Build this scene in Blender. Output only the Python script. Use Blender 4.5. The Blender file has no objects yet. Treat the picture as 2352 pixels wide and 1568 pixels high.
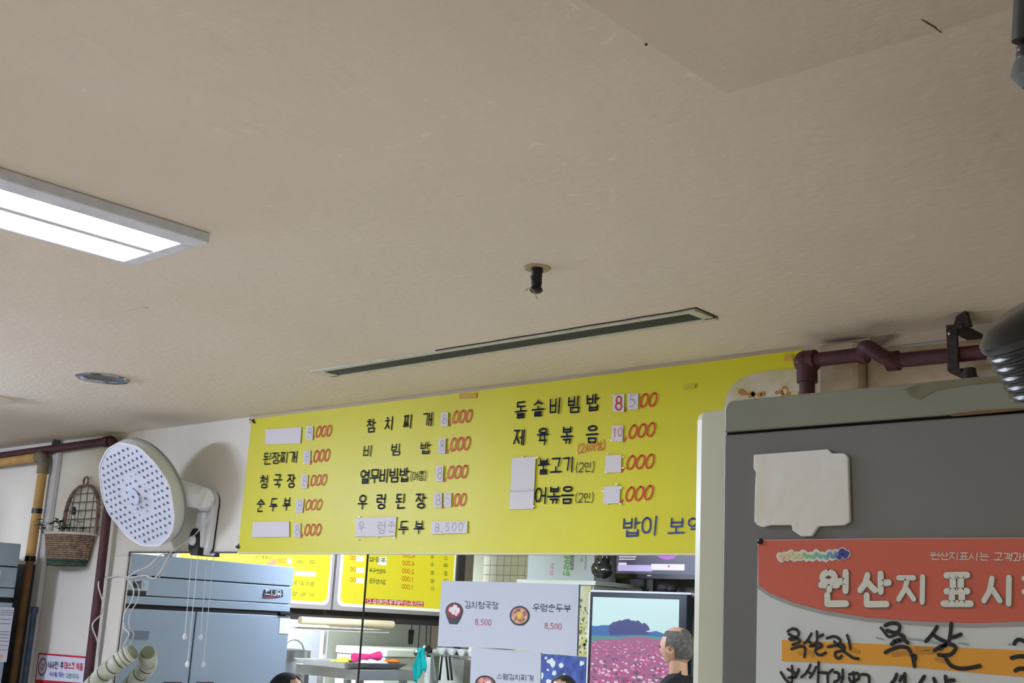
import bpy, bmesh, math, random
from mathutils import Vector as Vec, Matrix
random.seed(7)
SC = bpy.context.scene
COL = SC.collection

# ------------------------------------------------------------------ camera
YAW, PITCH, ROLL, FPX = 0.753077525, 0.230764917, 0.0535341728, 2726.47943
EYE = Vec((0, 0, 1.6)); CEIL = 2.4; YW = 2.96          # eye, ceiling height, plane of the mirror wall
FW = Vec((-math.sin(YAW)*math.cos(PITCH), math.cos(YAW)*math.cos(PITCH), math.sin(PITCH)))
_r = Vec((math.cos(YAW), math.sin(YAW), 0)); _u = _r.cross(FW)
RT = _r*math.cos(ROLL) + _u*math.sin(ROLL); UP = _u*math.cos(ROLL) - _r*math.sin(ROLL)
cd = bpy.data.cameras.new('camera'); cam = bpy.data.objects.new('camera', cd); COL.objects.link(cam)
m = Matrix((RT, UP, -FW)).transposed().to_4x4(); m.translation = EYE; cam.matrix_world = m
cd.sensor_width = 36; cd.lens = FPX/2352*36; cd.clip_start = .02; cd.clip_end = 60
SC.camera = cam

# ------------------------------------------------------------------ world, exposure, lamps
w = bpy.data.worlds.new('world'); SC.world = w; w.use_nodes = True
w.node_tree.nodes['Background'].inputs[0].default_value = (.75, .85, 1, 1)
w.node_tree.nodes['Background'].inputs[1].default_value = .15
SC.view_settings.view_transform = 'Standard'; SC.view_settings.look = 'None'
SC.view_settings.gamma = 1; SC.view_settings.use_curve_mapping = False
SC.view_settings.exposure = 0.15
def area(name, loc, sx, sy, power, col):
    d = bpy.data.lights.new(name, 'AREA'); d.shape = 'RECTANGLE'; d.size = sx; d.size_y = sy
    d.energy = power; d.color = col
    o = bpy.data.objects.new(name, d); o.location = loc; COL.objects.link(o); return o
COOL = (.8, .88, 1.0)
area('fixture_light', (-2.452, .76, 2.365), .2, 1.1, 58, COOL)
area('fixture_light', (-7.7, .2, 2.365), .25, 1.1, 230, COOL)  # added unseen light to brighten the kitchen in the mirror
area('fixture_light', (.9, -1.4, 2.365), .25, 1.1, 20, (1, .92, .8))  # added unseen warm light at the right, no fitting modelled
TUBE_LEFT, TUBE_BACK = 420, 115           # strength of the bare tubes of the two made-up hanging lamps out of the frame

# ------------------------------------------------------------------ pixels -> points
def ray(px, py): return FW + RT*((px-1176)/FPX) - UP*((py-784)/FPX)
def hit(px, py, ax, val):
    d = ray(px, py); return EYE + d*((val-EYE[ax])/d[ax])
def Cp(px, py, dz=0): return hit(px, py, 2, CEIL-dz)
def Wp(px, py, off=0): return hit(px, py, 1, YW-off)
def flip(p): return Vec((p.x, 2*YW-p.y, p.z))
def VY(px, py, yv): return flip(hit(px, py, 1, yv))      # seen in the mirror, on a plane parallel to it
def VX(px, py, x): return flip(hit(px, py, 0, x))        # seen in the mirror, on a plane square to it

# ------------------------------------------------------------------ materials
def lin(c):
    return tuple(((v/255)/12.92 if v/255 <= .04045 else ((v/255+.055)/1.055)**2.4) for v in c) + (1,)
MATS = {}
def mat(name, rgb, rough=.6, metal=0, spec=.4, noise=0, nscale=8, rgb2=None, bump=0, bscale=60, emit=0, trans=0, sheen=0):
    if name in MATS: return MATS[name]
    M = bpy.data.materials.new(name); M.use_nodes = True; nt = M.node_tree; b = nt.nodes['Principled BSDF']
    b.inputs['Base Color'].default_value = lin(rgb); b.inputs['Roughness'].default_value = rough
    b.inputs['Metallic'].default_value = metal; b.inputs['Specular IOR Level'].default_value = spec
    if trans: b.inputs['Transmission Weight'].default_value = trans
    if emit: b.inputs['Base Color'].default_value = tuple(v*.2 for v in lin(rgb)[:3])+(1,); b.inputs['Emission Color'].default_value = lin(rgb); b.inputs['Emission Strength'].default_value = emit
    tc = nt.nodes.new('ShaderNodeTexCoord')
    if noise or rgb2:
        n = nt.nodes.new('ShaderNodeTexNoise'); n.inputs['Scale'].default_value = nscale; n.inputs['Detail'].default_value = 5
        r = nt.nodes.new('ShaderNodeValToRGB'); r.color_ramp.elements[0].position = .35; r.color_ramp.elements[1].position = .68
        c1 = lin(rgb); c2 = lin(rgb2) if rgb2 else tuple(max(0, v*(1-noise)) for v in c1[:3])+(1,)
        r.color_ramp.elements[0].color = c2; r.color_ramp.elements[1].color = c1
        nt.links.new(tc.outputs['Object'], n.inputs['Vector']); nt.links.new(n.outputs['Fac'], r.inputs['Fac'])
        nt.links.new(r.outputs['Color'], b.inputs['Base Color'])
    if bump:
        n2 = nt.nodes.new('ShaderNodeTexNoise'); n2.inputs['Scale'].default_value = bscale; n2.inputs['Detail'].default_value = 4
        bp = nt.nodes.new('ShaderNodeBump'); bp.inputs['Strength'].default_value = bump; bp.inputs['Distance'].default_value = .01
        nt.links.new(tc.outputs['Object'], n2.inputs['Vector']); nt.links.new(n2.outputs['Fac'], bp.inputs['Height'])
        nt.links.new(bp.outputs['Normal'], b.inputs['Normal'])
    MATS[name] = M; return M

def ceiling_mat():
    M = mat('ceiling_paper', (208, 198, 182), .75, bump=.25, bscale=38); nt = M.node_tree; b = nt.nodes['Principled BSDF']
    tc = nt.nodes.new('ShaderNodeTexCoord')
    def nz(s, d=4, w=0):
        n = nt.nodes.new('ShaderNodeTexNoise'); n.inputs['Scale'].default_value = s; n.inputs['Detail'].default_value = d
        n.inputs['Distortion'].default_value = w; nt.links.new(tc.outputs['Object'], n.inputs['Vector']); return n
    a = nz(1.1, 3); r = nt.nodes.new('ShaderNodeValToRGB')
    r.color_ramp.elements[0].position = .3; r.color_ramp.elements[0].color = lin((215, 203, 184))
    r.color_ramp.elements[1].position = .7; r.color_ramp.elements[1].color = lin((221, 209, 195))
    nt.links.new(a.outputs['Fac'], r.inputs['Fac'])
    s = nz(17, 3, 2.2); r2 = nt.nodes.new('ShaderNodeValToRGB')      # worn pale flecks of the embossed paper
    r2.color_ramp.elements[0].position = .66; r2.color_ramp.elements[0].color = (0, 0, 0, 1)
    r2.color_ramp.elements[1].position = .74; r2.color_ramp.elements[1].color = (.5, .5, .5, 1)
    nt.links.new(s.outputs['Fac'], r2.inputs['Fac'])
    mx = nt.nodes.new('ShaderNodeMix'); mx.data_type = 'RGBA'; mx.inputs[7].default_value = lin((236, 228, 210))
    nt.links.new(r2.outputs['Color'], mx.inputs[0]); nt.links.new(r.outputs['Color'], mx.inputs[6])
    nt.links.new(mx.outputs[2], b.inputs['Base Color']); return M
M_CEIL = ceiling_mat()
M_WALL = mat('wall_paper', (224, 219, 209), .8, rgb2=(214, 208, 196), nscale=2.2, bump=.15, bscale=50)
M_WALL2 = mat('stained_wall_paper', (205, 190, 168), .8, rgb2=(168, 148, 120), nscale=5, bump=.3, bscale=30)
M_YEL = mat('yellow_vinyl', (212, 206, 30), .42, rgb2=(205, 199, 34), nscale=2.5, spec=.35)
M_PAPER = mat('white_paper', (212, 208, 214), .6)
M_PAPER2 = mat('cool_white_paper', (188, 194, 208), .55)
M_INK = mat('blue_black_marker', (14, 19, 54), .75, spec=.15)
M_BLUE = mat('blue_marker', (20, 40, 130), .5)
M_RED = mat('red_marker', (205, 40, 25), .5)
M_PENC = mat('pencil', (120, 118, 135), .6)
M_BLK = mat('black_plastic', (20, 21, 25), .35)
M_BLKM = mat('black_ink', (22, 22, 24), .6)
M_GREYM = mat('dark_grey_metal', (70, 72, 76), .4, metal=.3)
M_WHITE = mat('white_plastic', (222, 224, 228), .35)
M_CREAM = mat('cream_enamel', (196, 200, 184), .3, rgb2=(190, 194, 178), nscale=3)
M_MAR = mat('maroon_painted_pipe', (78, 36, 42), .55, rgb2=(62, 32, 40), nscale=14, bump=.2)
M_CHR = mat('chrome', (200, 200, 205), .15, metal=1)
M_STEEL = mat('steel', (170, 172, 172), .35, metal=.7, rgb2=(150, 152, 152), nscale=4)
M_DARK = mat('dark_void', (28, 26, 24), .9)
M_FRG = mat('steel_blue_fridge_face', (152, 168, 180), .38, metal=.25, rgb2=(143, 160, 173), nscale=2)
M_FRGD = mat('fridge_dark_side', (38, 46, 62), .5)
M_CORD = mat('white_cord', (215, 213, 215), .45)

# ------------------------------------------------------------------ mesh builder
WLOC = {}
class MB:
    def __init__(s): s.v = []; s.f = []
    def add(s, vs, fs):
        k = len(s.v); s.v += [Vec(p) for p in vs]; s.f += [tuple(i+k for i in f) for f in fs]; return s
    def box(s, a, b):
        x0, x1 = sorted((a[0], b[0])); y0, y1 = sorted((a[1], b[1])); z0, z1 = sorted((a[2], b[2]))
        return s.add([(x0,y0,z0),(x1,y0,z0),(x1,y1,z0),(x0,y1,z0),(x0,y0,z1),(x1,y0,z1),(x1,y1,z1),(x0,y1,z1)],
                     [(0,3,2,1),(4,5,6,7),(0,1,5,4),(1,2,6,5),(2,3,7,6),(3,0,4,7)])
    def prism(s, pts, ext):                      # polygon pushed along ext; front (pts side) faces away from ext
        n = len(pts); ext = Vec(ext); P = [Vec(p) for p in pts]
        nrm = Vec((0, 0, 0))
        for i in range(n): nrm += P[i].cross(P[(i+1) % n])
        if nrm.dot(ext) > 0: P.reverse()
        return s.add(P+[p+ext for p in P], [tuple(range(n)), tuple(range(2*n-1, n-1, -1))] + [(i, i+n, (i+1) % n+n, (i+1) % n) for i in range(n)])
    def tube(s, pts, r, n=10, cap=True, closed=False):
        P = [Vec(p) for p in pts]; R = r if isinstance(r, (list, tuple)) else [r]*len(P); k = len(P); base = len(s.v)
        t0 = (P[1]-P[0]).normalized(); a = t0.orthogonal().normalized()
        for i, p in enumerate(P):
            if closed: t = (P[(i+1) % k]-P[i-1]).normalized()
            else: t = (P[min(i+1, k-1)]-P[max(i-1, 0)]).normalized()
            a = (a - t*a.dot(t)).normalized(); b = t.cross(a)
            for j in range(n):
                th = 2*math.pi*j/n; s.v.append(p+(a*math.cos(th)+b*math.sin(th))*R[i])
        for i in range(k if closed else k-1):
            for j in range(n):
                q = (i+1) % k
                s.f.append((base+i*n+j, base+i*n+(j+1) % n, base+q*n+(j+1) % n, base+q*n+j))
        if cap and not closed:
            s.f.append(tuple(base+j for j in range(n-1, -1, -1))); s.f.append(tuple(base+(k-1)*n+j for j in range(n)))
        return s
    def lathe(s, o, axis, prof, n=32, ref=None):   # prof: (radius, height along axis)
        o = Vec(o); ax = Vec(axis).normalized(); a = (Vec(ref)-ax*Vec(ref).dot(ax)).normalized() if ref else ax.orthogonal().normalized(); b = ax.cross(a)
        base = len(s.v)
        for r, h in prof:
            for j in range(n):
                th = 2*math.pi*j/n; s.v.append(o+ax*h+(a*math.cos(th)+b*math.sin(th))*max(r, 1e-5))
        for i in range(len(prof)-1):
            for j in range(n):
                s.f.append((base+i*n+j, base+i*n+(j+1) % n, base+(i+1)*n+(j+1) % n, base+(i+1)*n+j))
        return s
    def ball(s, c, r, n=14, sc=(1, 1, 1)):
        c = Vec(c); base = len(s.v); k = n//2
        for i in range(k+1):
            ph = math.pi*i/k
            for j in range(n):
                th = 2*math.pi*j/n
                s.v.append(c+Vec((math.sin(ph)*math.cos(th)*r*sc[0], math.sin(ph)*math.sin(th)*r*sc[1], math.cos(ph)*r*sc[2])))
        for i in range(k):
            for j in range(n): s.f.append((base+i*n+j, base+(i+1)*n+j, base+(i+1)*n+(j+1) % n, base+i*n+(j+1) % n))
        return s
    def build(s, name, material, parent=None, smooth=False, bevel=0):
        me = bpy.data.meshes.new(name)
        if parent is not None: L = WLOC[parent.name_full]
        else:
            xs = [p.x for p in s.v]; ys = [p.y for p in s.v]; zs = [p.z for p in s.v]
            L = Vec(((min(xs)+max(xs))/2, (min(ys)+max(ys))/2, min(zs)))
        me.from_pydata([p-L for p in s.v], [], s.f); me.update()
        me.materials.append(material)
        if smooth:
            for p in me.polygons: p.use_smooth = True
            try: me.set_sharp_from_angle(angle=math.radians(40))
            except Exception: pass
        o = bpy.data.objects.new(name, me); COL.objects.link(o)
        if parent is not None: o.parent = parent
        else: o.location = L
        WLOC[o.name_full] = L
        if bevel:
            md = o.modifiers.new('bevel', 'BEVEL'); md.width = bevel; md.segments = 2; md.limit_method = 'ANGLE'
        return o
def tag(o, label=None, cat=None, group=None, kind=None):
    if label: o['label'] = label
    if cat: o['category'] = cat
    if group: o['group'] = group
    if kind: o['kind'] = kind
    return o
def empty(name, loc, label, cat, group=None):
    o = bpy.data.objects.new(name, None); o.location = loc; o.empty_display_size = .05; COL.objects.link(o)
    WLOC[o.name_full] = Vec(loc); return tag(o, label, cat, group)
def arc(c, a, b, r, t0, t1, n=8): return [Vec(c)+Vec(a)*math.cos(t0+(t1-t0)*i/n)*r+Vec(b)*math.sin(t0+(t1-t0)*i/n)*r for i in range(n+1)]
def spline(pts, n=8):
    P = [Vec(p) for p in pts]; out = []
    for i in range(len(P)-1):
        p0 = P[max(i-1, 0)]; p1 = P[i]; p2 = P[i+1]; p3 = P[min(i+2, len(P)-1)]
        for k in range(n):
            t = k/n; out.append(.5*((2*p1)+(p2-p0)*t+(2*p0-5*p1+4*p2-p3)*t*t+(3*p1-p0-3*p2+p3)*t**3))
    return out+[P[-1]]

# ------------------------------------------------------------------ hand lettering (stroke built)
CH = 'ㄱㄲㄴㄷㄸㄹㅁㅂㅃㅅㅆㅇㅈㅉㅊㅋㅌㅍㅎ'
JU = 'ㅏㅐㅑㅒㅓㅔㅕㅖㅗㅘㅙㅚㅛㅜㅝㅞㅟㅠㅡㅢㅣ'
JO = ['', 'ㄱ', 'ㄲ', 'ㄳ', 'ㄴ', 'ㄵ', 'ㄶ', 'ㄷ', 'ㄹ', 'ㄺ', 'ㄻ', 'ㄼ', 'ㄽ', 'ㄾ', 'ㄿ', 'ㅀ', 'ㅁ', 'ㅂ', 'ㅄ', 'ㅅ', 'ㅆ', 'ㅇ', 'ㅈ', 'ㅊ', 'ㅋ', 'ㅌ', 'ㅍ', 'ㅎ']
def circ(cx=.5, cy=.5, rx=.5, ry=.5, n=16): return [(cx+rx*math.cos(2*math.pi*i/n+1.57), cy+ry*math.sin(2*math.pi*i/n+1.57)) for i in range(n+1)]
J = {'ㄱ': [[(0, 1), (.95, 1), (.8, 0)]], 'ㄴ': [[(.05, 1), (.05, 0), (1, .04)]], 'ㄷ': [[(.95, 1), (.05, 1), (.05, 0), (1, 0)]],
     'ㄹ': [[(0, 1), (.95, 1), (.95, .52), (.05, .52), (.05, 0), (1, 0)]], 'ㅁ': [[(0, 1), (1, 1), (.95, 0), (.05, 0), (0, 1)]],
     'ㅂ': [[(.04, 1), (.04, 0), (.96, 0), (.96, 1)], [(.04, .52), (.96, .52)]], 'ㅅ': [[(.5, 1), (.35, .45), (0, 0)], [(.42, .62), (1, 0)]],
     'ㅇ': [circ()], 'ㅈ': [[(0, 1), (1, 1)], [(.6, 1), (.42, .48), (0, 0)], [(.46, .55), (1, 0)]],
     'ㅊ': [[(.35, 1.05), (.62, .95)], [(0, .75), (1, .75)], [(.6, .75), (.42, .38), (0, 0)], [(.46, .42), (1, 0)]],
     'ㅋ': [[(0, 1), (.95, 1), (.8, 0)], [(.05, .52), (.88, .52)]], 'ㅌ': [[(.95, 1), (.05, 1), (.05, 0), (1, 0)], [(.05, .5), (.9, .5)]],
     'ㅍ': [[(0, 1), (1, 1)], [(.3, 1), (.32, 0)], [(.7, 1), (.68, 0)], [(0, 0), (1, 0)]],
     'ㅎ': [[(.35, 1.1), (.65, 1)], [(0, .78), (1, .78)], circ(.5, .32, .36, .32)]}
J['ㅅs'] = J['ㅅ']
for d, s1 in (('ㄲ', 'ㄱ'), ('ㄸ', 'ㄷ'), ('ㅃ', 'ㅂ'), ('ㅆ', 'ㅅ'), ('ㅉ', 'ㅈ')):
    J[d] = [[(x*.46, y) for x, y in st] for st in J[s1]] + [[(.54+x*.46, y) for x, y in st] for st in J[s1]]
V1 = {'ㅣ': [[(.55, 1), (.5, 0)]], 'ㅏ': [[(.3, 1), (.28, 0)], [(.3, .5), (1, .52)]], 'ㅑ': [[(.3, 1), (.28, 0)], [(.3, .68), (1, .68)], [(.3, .36), (1, .36)]],
      'ㅓ': [[(.75, 1), (.72, 0)], [(0, .5), (.75, .5)]], 'ㅕ': [[(.75, 1), (.72, 0)], [(0, .68), (.75, .68)], [(0, .38), (.75, .38)]],
      'ㅐ': [[(.15, .97), (.15, .04)], [(.85, 1), (.82, 0)], [(.15, .5), (.85, .5)]], 'ㅔ': [[(.45, .97), (.45, .04)], [(.95, 1), (.92, 0)], [(0, .5), (.45, .5)]],
      'ㅖ': [[(.45, .97), (.45, .04)], [(.95, 1), (.92, 0)], [(0, .62), (.45, .62)], [(0, .36), (.45, .36)]]}
V2 = {'ㅗ': [[(.5, 1), (.5, .05)], [(0, 0), (1, 0)]], 'ㅛ': [[(.32, 1), (.32, 0)], [(.68, 1), (.68, 0)], [(0, 0), (1, 0)]],
      'ㅜ': [[(0, 1), (1, 1)], [(.52, 1), (.5, 0)]], 'ㅠ': [[(0, 1), (1, 1)], [(.32, 1), (.26, 0)], [(.68, 1), (.7, 0)]], 'ㅡ': [[(0, .5), (1, .5)]]}
COMP = {'ㅘ': ('ㅗ', 'ㅏ'), 'ㅚ': ('ㅗ', 'ㅣ'), 'ㅝ': ('ㅜ', 'ㅓ'), 'ㅟ': ('ㅜ', 'ㅣ'), 'ㅢ': ('ㅡ', 'ㅣ'), 'ㅙ': ('ㅗ', 'ㅐ'), 'ㅞ': ('ㅜ', 'ㅔ')}
LAT = {'0': [circ(.5, .5, .42, .5)], '1': [[(.25, .8), (.5, 1), (.5, 0)]], '2': [[(.08, .8), (.3, 1), (.7, 1), (.9, .78), (.8, .5), (.08, 0), (.95, 0)]],
       '3': [[(.1, .9), (.5, 1), (.85, .8), (.45, .55), (.9, .28), (.5, 0), (.08, .1)]], '4': [[(.7, 0), (.7, 1), (.05, .3), (.98, .3)]],
       '5': [[(.85, 1), (.22, 1), (.15, .58), (.6, .62), (.88, .36), (.7, .05), (.1, .02)]],
       '8': [circ(.5, .75, .33, .25), circ(.5, .26, .4, .26)], '(': [[(.8, 1.1), (.4, .75), (.4, .25), (.8, -.1)]], ')': [[(.2, 1.1), (.6, .75), (.6, .25), (.2, -.1)]],
       ',': [[(.6, .12), (.35, -.18)]], '·': [[(.5, .5), (.5, .48)]], 'E': [[(1, 1), (0, 1), (0, 0), (1, 0)], [(0, .5), (.9, .5)]], '人': [[(.55, .9), (.1, .0)], [(.45, .55), (.95, 0)]],
       'X': [[(0, 1), (1, 0)], [(1, 1), (0, 0)]]}
def tr(sts, x0, y0, x1, y1): return [[(x0+(x1-x0)*x, y0+(y1-y0)*y) for x, y in st] for st in sts]
def glyph(c):
    if c in LAT: return LAT[c]
    k = ord(c)-0xAC00
    if k < 0 or k > 11171: return J.get(c, [])
    a, b, e = CH[k//588], JU[k % 588//28], JO[k % 28]
    y0 = .43 if e else 0
    out = []
    if b in V1:
        out += tr(J[a], 0, y0+(.04 if e else .12), .52, .97)+tr(V1[b], .6, y0-(.02 if e else 0), 1, 1)
        if e: out += tr(J[e], .2, 0, .92, .3)
    elif b in V2:
        lo = .36 if b not in ('ㅡ',) else .3
        if e: out += tr(J[a], .15, .74, .85, 1.02)+tr(V2[b], 0, .34 if b in 'ㅜㅠ' else .42 if b != 'ㅡ' else .36, 1, .62)+tr(J[e], .2, 0, .84, .25)
        else:
            if b in ('ㅗ', 'ㅛ'): out += tr(J[a], .12, .48, .88, 1)+tr(V2[b], 0, .08, 1, .4)
            else: out += tr(J[a], .15, .52, .85, 1)+tr(V2[b], 0, 0, 1, .38)
    else:
        h, v = COMP[b]
        out += tr(J[a], .05, y0+.36*(1-y0)+.05, .52, 1)+tr(V2[h], 0, y0+.02, .6, y0+.3*(1-y0))+tr(V1[v], .66, y0-.02, 1, 1)
        if e: out += tr(J[e], .2, 0, .92, .28)
    return out
def ribbon(mb, pts, e1, e2, w, n=8):
    nn = e1.cross(e2)                                   # facing the reader; hair-thin steps keep overlapping strokes apart
    for i in range(len(pts)-1):
        a, b = pts[i], pts[i+1]; d = b-a
        if d.length < 1e-6: continue
        d.normalize(); q = e1*(-d.dot(e2))+e2*d.dot(e1); q *= w/2
        z = nn*(.00003*(i % 2)); mb.add([a-q+z, b-q+z, b+q+z, a+q+z], [(0, 1, 2, 3)])
    for i, p in enumerate(pts):
        p = p+nn*(.00006+.00003*(i % 4)); mb.add([p+(e1*math.cos(2*math.pi*j/n)+e2*math.sin(2*math.pi*j/n))*w/2 for j in range(n)], [tuple(range(n))])
def frame_of(bl, br, tl):
    U = br-bl; V = tl-bl; e1 = U.normalized(); e2 = (V-e1*V.dot(e1)).normalized(); return U, V, e1, e2
def write(mb, text, bl, br, tl, wt=.1, gap=.12, jit=.012, off=None):
    """lay text into the parallelogram bl, br, tl (points in space)"""
    U, V, e1, e2 = frame_of(bl, br, tl)
    ad = lambda c: (.45 if c in ',·' else .42 if c in '() ' else .72 if c in '0123456789人' and any(ord(x) > 0xAC00 for x in text) else 1)
    tot = sum(ad(c) for c in text)+gap*(len(text)-1); x = 0
    W = wt*V.length
    for c in text:
        a = ad(c)
        if c != ' ':
            for st in glyph(c):
                pts = []
                for (gx, gy) in st:
                    gx += random.uniform(-jit, jit); gy += random.uniform(-jit, jit)
                    pts.append(bl+U*((x+gx*a)/tot)+V*gy)
                ribbon(mb, pts, e1, e2, W)
        x += a+gap
    return mb
class Letters:
    # the same line of writing, one part per letter
    def __init__(s, *a): s.a = a
    def build(s, name, m, parent):
        text, bl, br, tl, wt, gap, jit = s.a; U = br-bl
        name = {'lettering': 'letter', 'price_zeros': 'price_digit', 'pencil_figure': 'pencil_figure', 'price_figure': 'price_digit'}.get(name, name)
        ad = lambda c: (.45 if c in ',·' else .42 if c in '() ' else .72 if c in '0123456789人' and any(ord(x) > 0xAC00 for x in text) else 1)
        tot = sum(ad(c) for c in text)+gap*(len(text)-1); x = 0
        for c in text:
            a = ad(c)
            if c != ' ':
                b = MB(); o = bl+U*(x/tot); write(b, c, o, o+U*(a/tot), tl+U*(x/tot), wt, gap, jit); b.build(name, m, parent)
            x += a+gap
def quadpanel(pts, n, t=.0006):                     # thin sheet: pts on its front face, n away from the viewer side
    return MB().prism(pts, Vec(n)*t)

# ================================================================== THE ROOM
def struct(o, label=None): o['kind'] = 'structure'; return o
X0, X1, YB = -6.85, 2.6, -4.2
c = MB(); c.box((-9.6, YB, CEIL), (X1+.1, YW+.1, CEIL+.12)); struct(c.build('ceiling', M_CEIL))
# a second layer of ceiling paper whose edge shows as a seam
a = Cp(1670, 212)
s = MB(); s.box((a.x, -1.2, CEIL-.0025), (1.3, a.y, CEIL-.0001)); struct(s.build('trim_1', mat('aged_ceiling_paper', (205, 192, 173), .75, rgb2=(211, 198, 180), nscale=1.3, bump=.25, bscale=38)))
M_SEAM = mat('ceiling_patch_paper', (204, 192, 172), .75, bump=.2, bscale=38)
q = [Cp(205, 742, .001), Cp(345, 700, .001), Cp(610, 775, .001), Cp(500, 800, .001)]
s = MB(); s.prism([Vec((q[0].x, q[0].y, CEIL-.0016)), Vec((q[2].x, q[0].y, CEIL-.0016)), Vec((q[2].x, q[1].y, CEIL-.0016)), Vec((q[0].x, q[1].y, CEIL-.0016))], (0, 0, .0015)); struct(s.build('trim_2', M_CEIL))
M_FLOOR = mat('floor_tile', (214, 208, 200), .5, rgb2=(200, 192, 182), nscale=3)
f = MB(); f.box((-9.6, YB, -.1), (X1+.1, YW+.1, 0)); struct(f.build('floor', M_FLOOR))
b = MB(); b.box((-9.6, YW, 0), (X1+.1, YW+.12, CEIL)); struct(b.build('wall_mirror', M_WALL))
b = MB(); b.box((X1, YB, 0), (X1+.1, YW, CEIL)); struct(b.build('wall_right', M_WALL))
b = MB(); b.box((-9.6, YB-.1, 0), (X1+.1, YB, CEIL)); struct(b.build('wall_back', M_WALL))
b = MB(); b.box((-9.7, YB, 0), (-9.6, YW, CEIL)); struct(b.build('wall_left', M_WALL))
# tall wall piece between kitchen pass and front, near the mirror wall
b = MB(); b.box((X0-.12, 2.1, 0), (X0, YW-.001, CEIL-.001)); struct(b.build('wall_kitchen', M_WALL))
# cove strip where wall meets ceiling (painted over wallpaper edge)
t = MB(); t.box((-4.3, YW-.006, CEIL-.03), (X1, YW, CEIL)); struct(t.build('trim_3', mat('cove', (196, 182, 160), .7, bump=.3, bscale=25)))
# papered column right of the banner
p0, p1 = Wp(1893, 800), Wp(1972, 790)
t = MB(); t.box((p0.x, YW-.06, 0), (p1.x+.03, YW, CEIL-.012)); struct(t.build('trim_4', M_WALL2, bevel=.02))
t = MB(); t.box((Wp(1845, 800).x, YW-.02, .0), (p0.x, YW, CEIL-.02)); struct(t.build('trim_5', M_WALL2, bevel=.004))
t = MB(); t.box((p1.x+.03, YW-.014, 0), (X1, YW, CEIL-.04)); struct(t.build('trim_6', M_WALL2, bevel=.004))
# narrow pale upright trims left
def upright(name, px_top, px_bot, dpx, off, m, y0=None):
    a = Wp(px_top[0], px_top[1], off); b = Wp(px_top[0]+dpx, px_top[1], off)
    x = MB().box((a.x, YW-off, 0), (b.x, YW-.0005, a.z)); return x
struct(upright('trim', (119, 1030), None, 15, .03, M_WALL).build('trim_7', mat('pale_trim', (205, 203, 200), .6), bevel=.006))
struct(upright('trim', (262, 1275), None, 30, .02, M_WALL).build('trim_8', mat('cream_trim', (216, 210, 198), .6), bevel=.008))

# mirror: two panels that meet in a seam
def mirror_mat(name, col, rough):
    M = mat(name, col, rough, metal=1); return M
zt = Wp(900, 1271).z; xs = Wp(838, 1400).x; xl = Wp(298, 1300).x
mr = empty('wall_mirror_panels', (xs, YW, .3), 'large frameless wall mirror of two panels below the yellow menu banner', 'mirror')
b = MB(); b.box((xl, YW-.006, .3), (xs-.0015, YW-.0005, zt)); tag(b.build('mirror_panel', mirror_mat('mirror_silver', (246, 248, 247), 0), mr), 'brighter left mirror panel')
b = MB(); b.box((xs+.0015, YW-.006, .3), (-.6, YW-.0005, zt)); tag(b.build('mirror_panel', mirror_mat('mirror_silver_dull', (228, 232, 228), .0), mr), 'right mirror panel')
b = MB(); b.box((xs-.004, YW-.0075, .3), (xs+.004, YW-.003, zt)); b.build('seam', M_DARK, mr)
b = MB(); b.box((xl-.006, YW-.009, zt-.001), (-.6, YW-.0005, zt+.006)); b.box((xl-.008, YW-.009, .3), (xl, YW-.0005, zt+.006)); b.build('edge_trim', M_GREYM, mr)

# ================================================================== CEILING THINGS
# fluorescent fixture
def ceiling_light(x0, x1, y0, y1, label, emit, r=.045, r1=.045, e=.06):
    L = empty('ceiling_light', ((x0+x1)/2, (y0+y1)/2, CEIL), label, 'ceiling light')
    z = CEIL-.024; mf = mat('light_frame', (222, 224, 234), .5, noise=.12, nscale=30)
    b = MB()
    b.box((x0, y0, z), (x0+r, y1, CEIL)); b.box((x1-r1, y0, z), (x1, y1, CEIL)); b.box((x0+r, y0, z), (x1-r1, y0+e, CEIL)); b.box((x0+r, y1-e, z), (x1-r1, y1, CEIL))
    b.build('frame', mf, L, bevel=.003)
    xm = (x0+r+x1-r1)/2; me = mat('lit_diffuser', (240, 244, 255), .5, emit=emit)
    for u, v in ((x0+r, xm-.011), (xm+.011, x1-r1)):
        MB().box((u, y0+e, CEIL-.018), (v, y1-e, CEIL-.004)).build('diffuser', me, L)
    MB().box((xm-.011, y0+e, CEIL-.021), (xm+.011, y1-e, CEIL-.002)).build('divider', mf, L)
    return L
fa = Cp(302, 611, .024); fb = Cp(485, 560, .024); la = Cp(282, 595.5, .018); lb = Cp(417, 554.6, .018)
fy = (fa.y+fb.y)/2; ly = (la.y+lb.y)/2
ceiling_light(fa.x, fb.x, .12, fy, 'long twin-panel fluorescent ceiling light glowing at the left of the ceiling', 9, la.x-fa.x, fb.x-lb.x, fy-ly)
def unseen_tube_lamp(x, y, z, strength, col, label):  # unseen lamps; hanging tube form made up to throw light on ceiling and walls
    L = empty('unseen_tube_lamp', (x, y, z), label, 'lamp'); me = mat('bare_tube_%d' % strength, col, .4, emit=strength)
    MB().box((x-.035, y-.62, z+.03), (x+.035, y+.62, z+.07)).build('batten', M_WHITE, L, bevel=.004)
    b = MB(); b.tube([Vec((x, y-.56, z)), Vec((x, y+.56, z))], .016, 14); b.build('tube', me, L, True)
    for s_ in (-1, 1):
        MB().box((x-.02, y+s_*.57-.012, z-.018), (x+.02, y+s_*.57+.012, z+.032)).build('socket', M_WHITE, L)
        b = MB(); b.tube([Vec((x, y+s_*.4, z+.065)), Vec((x, y+s_*.4, CEIL))], .005, 8); b.build('rod', M_CHR, L)
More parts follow.
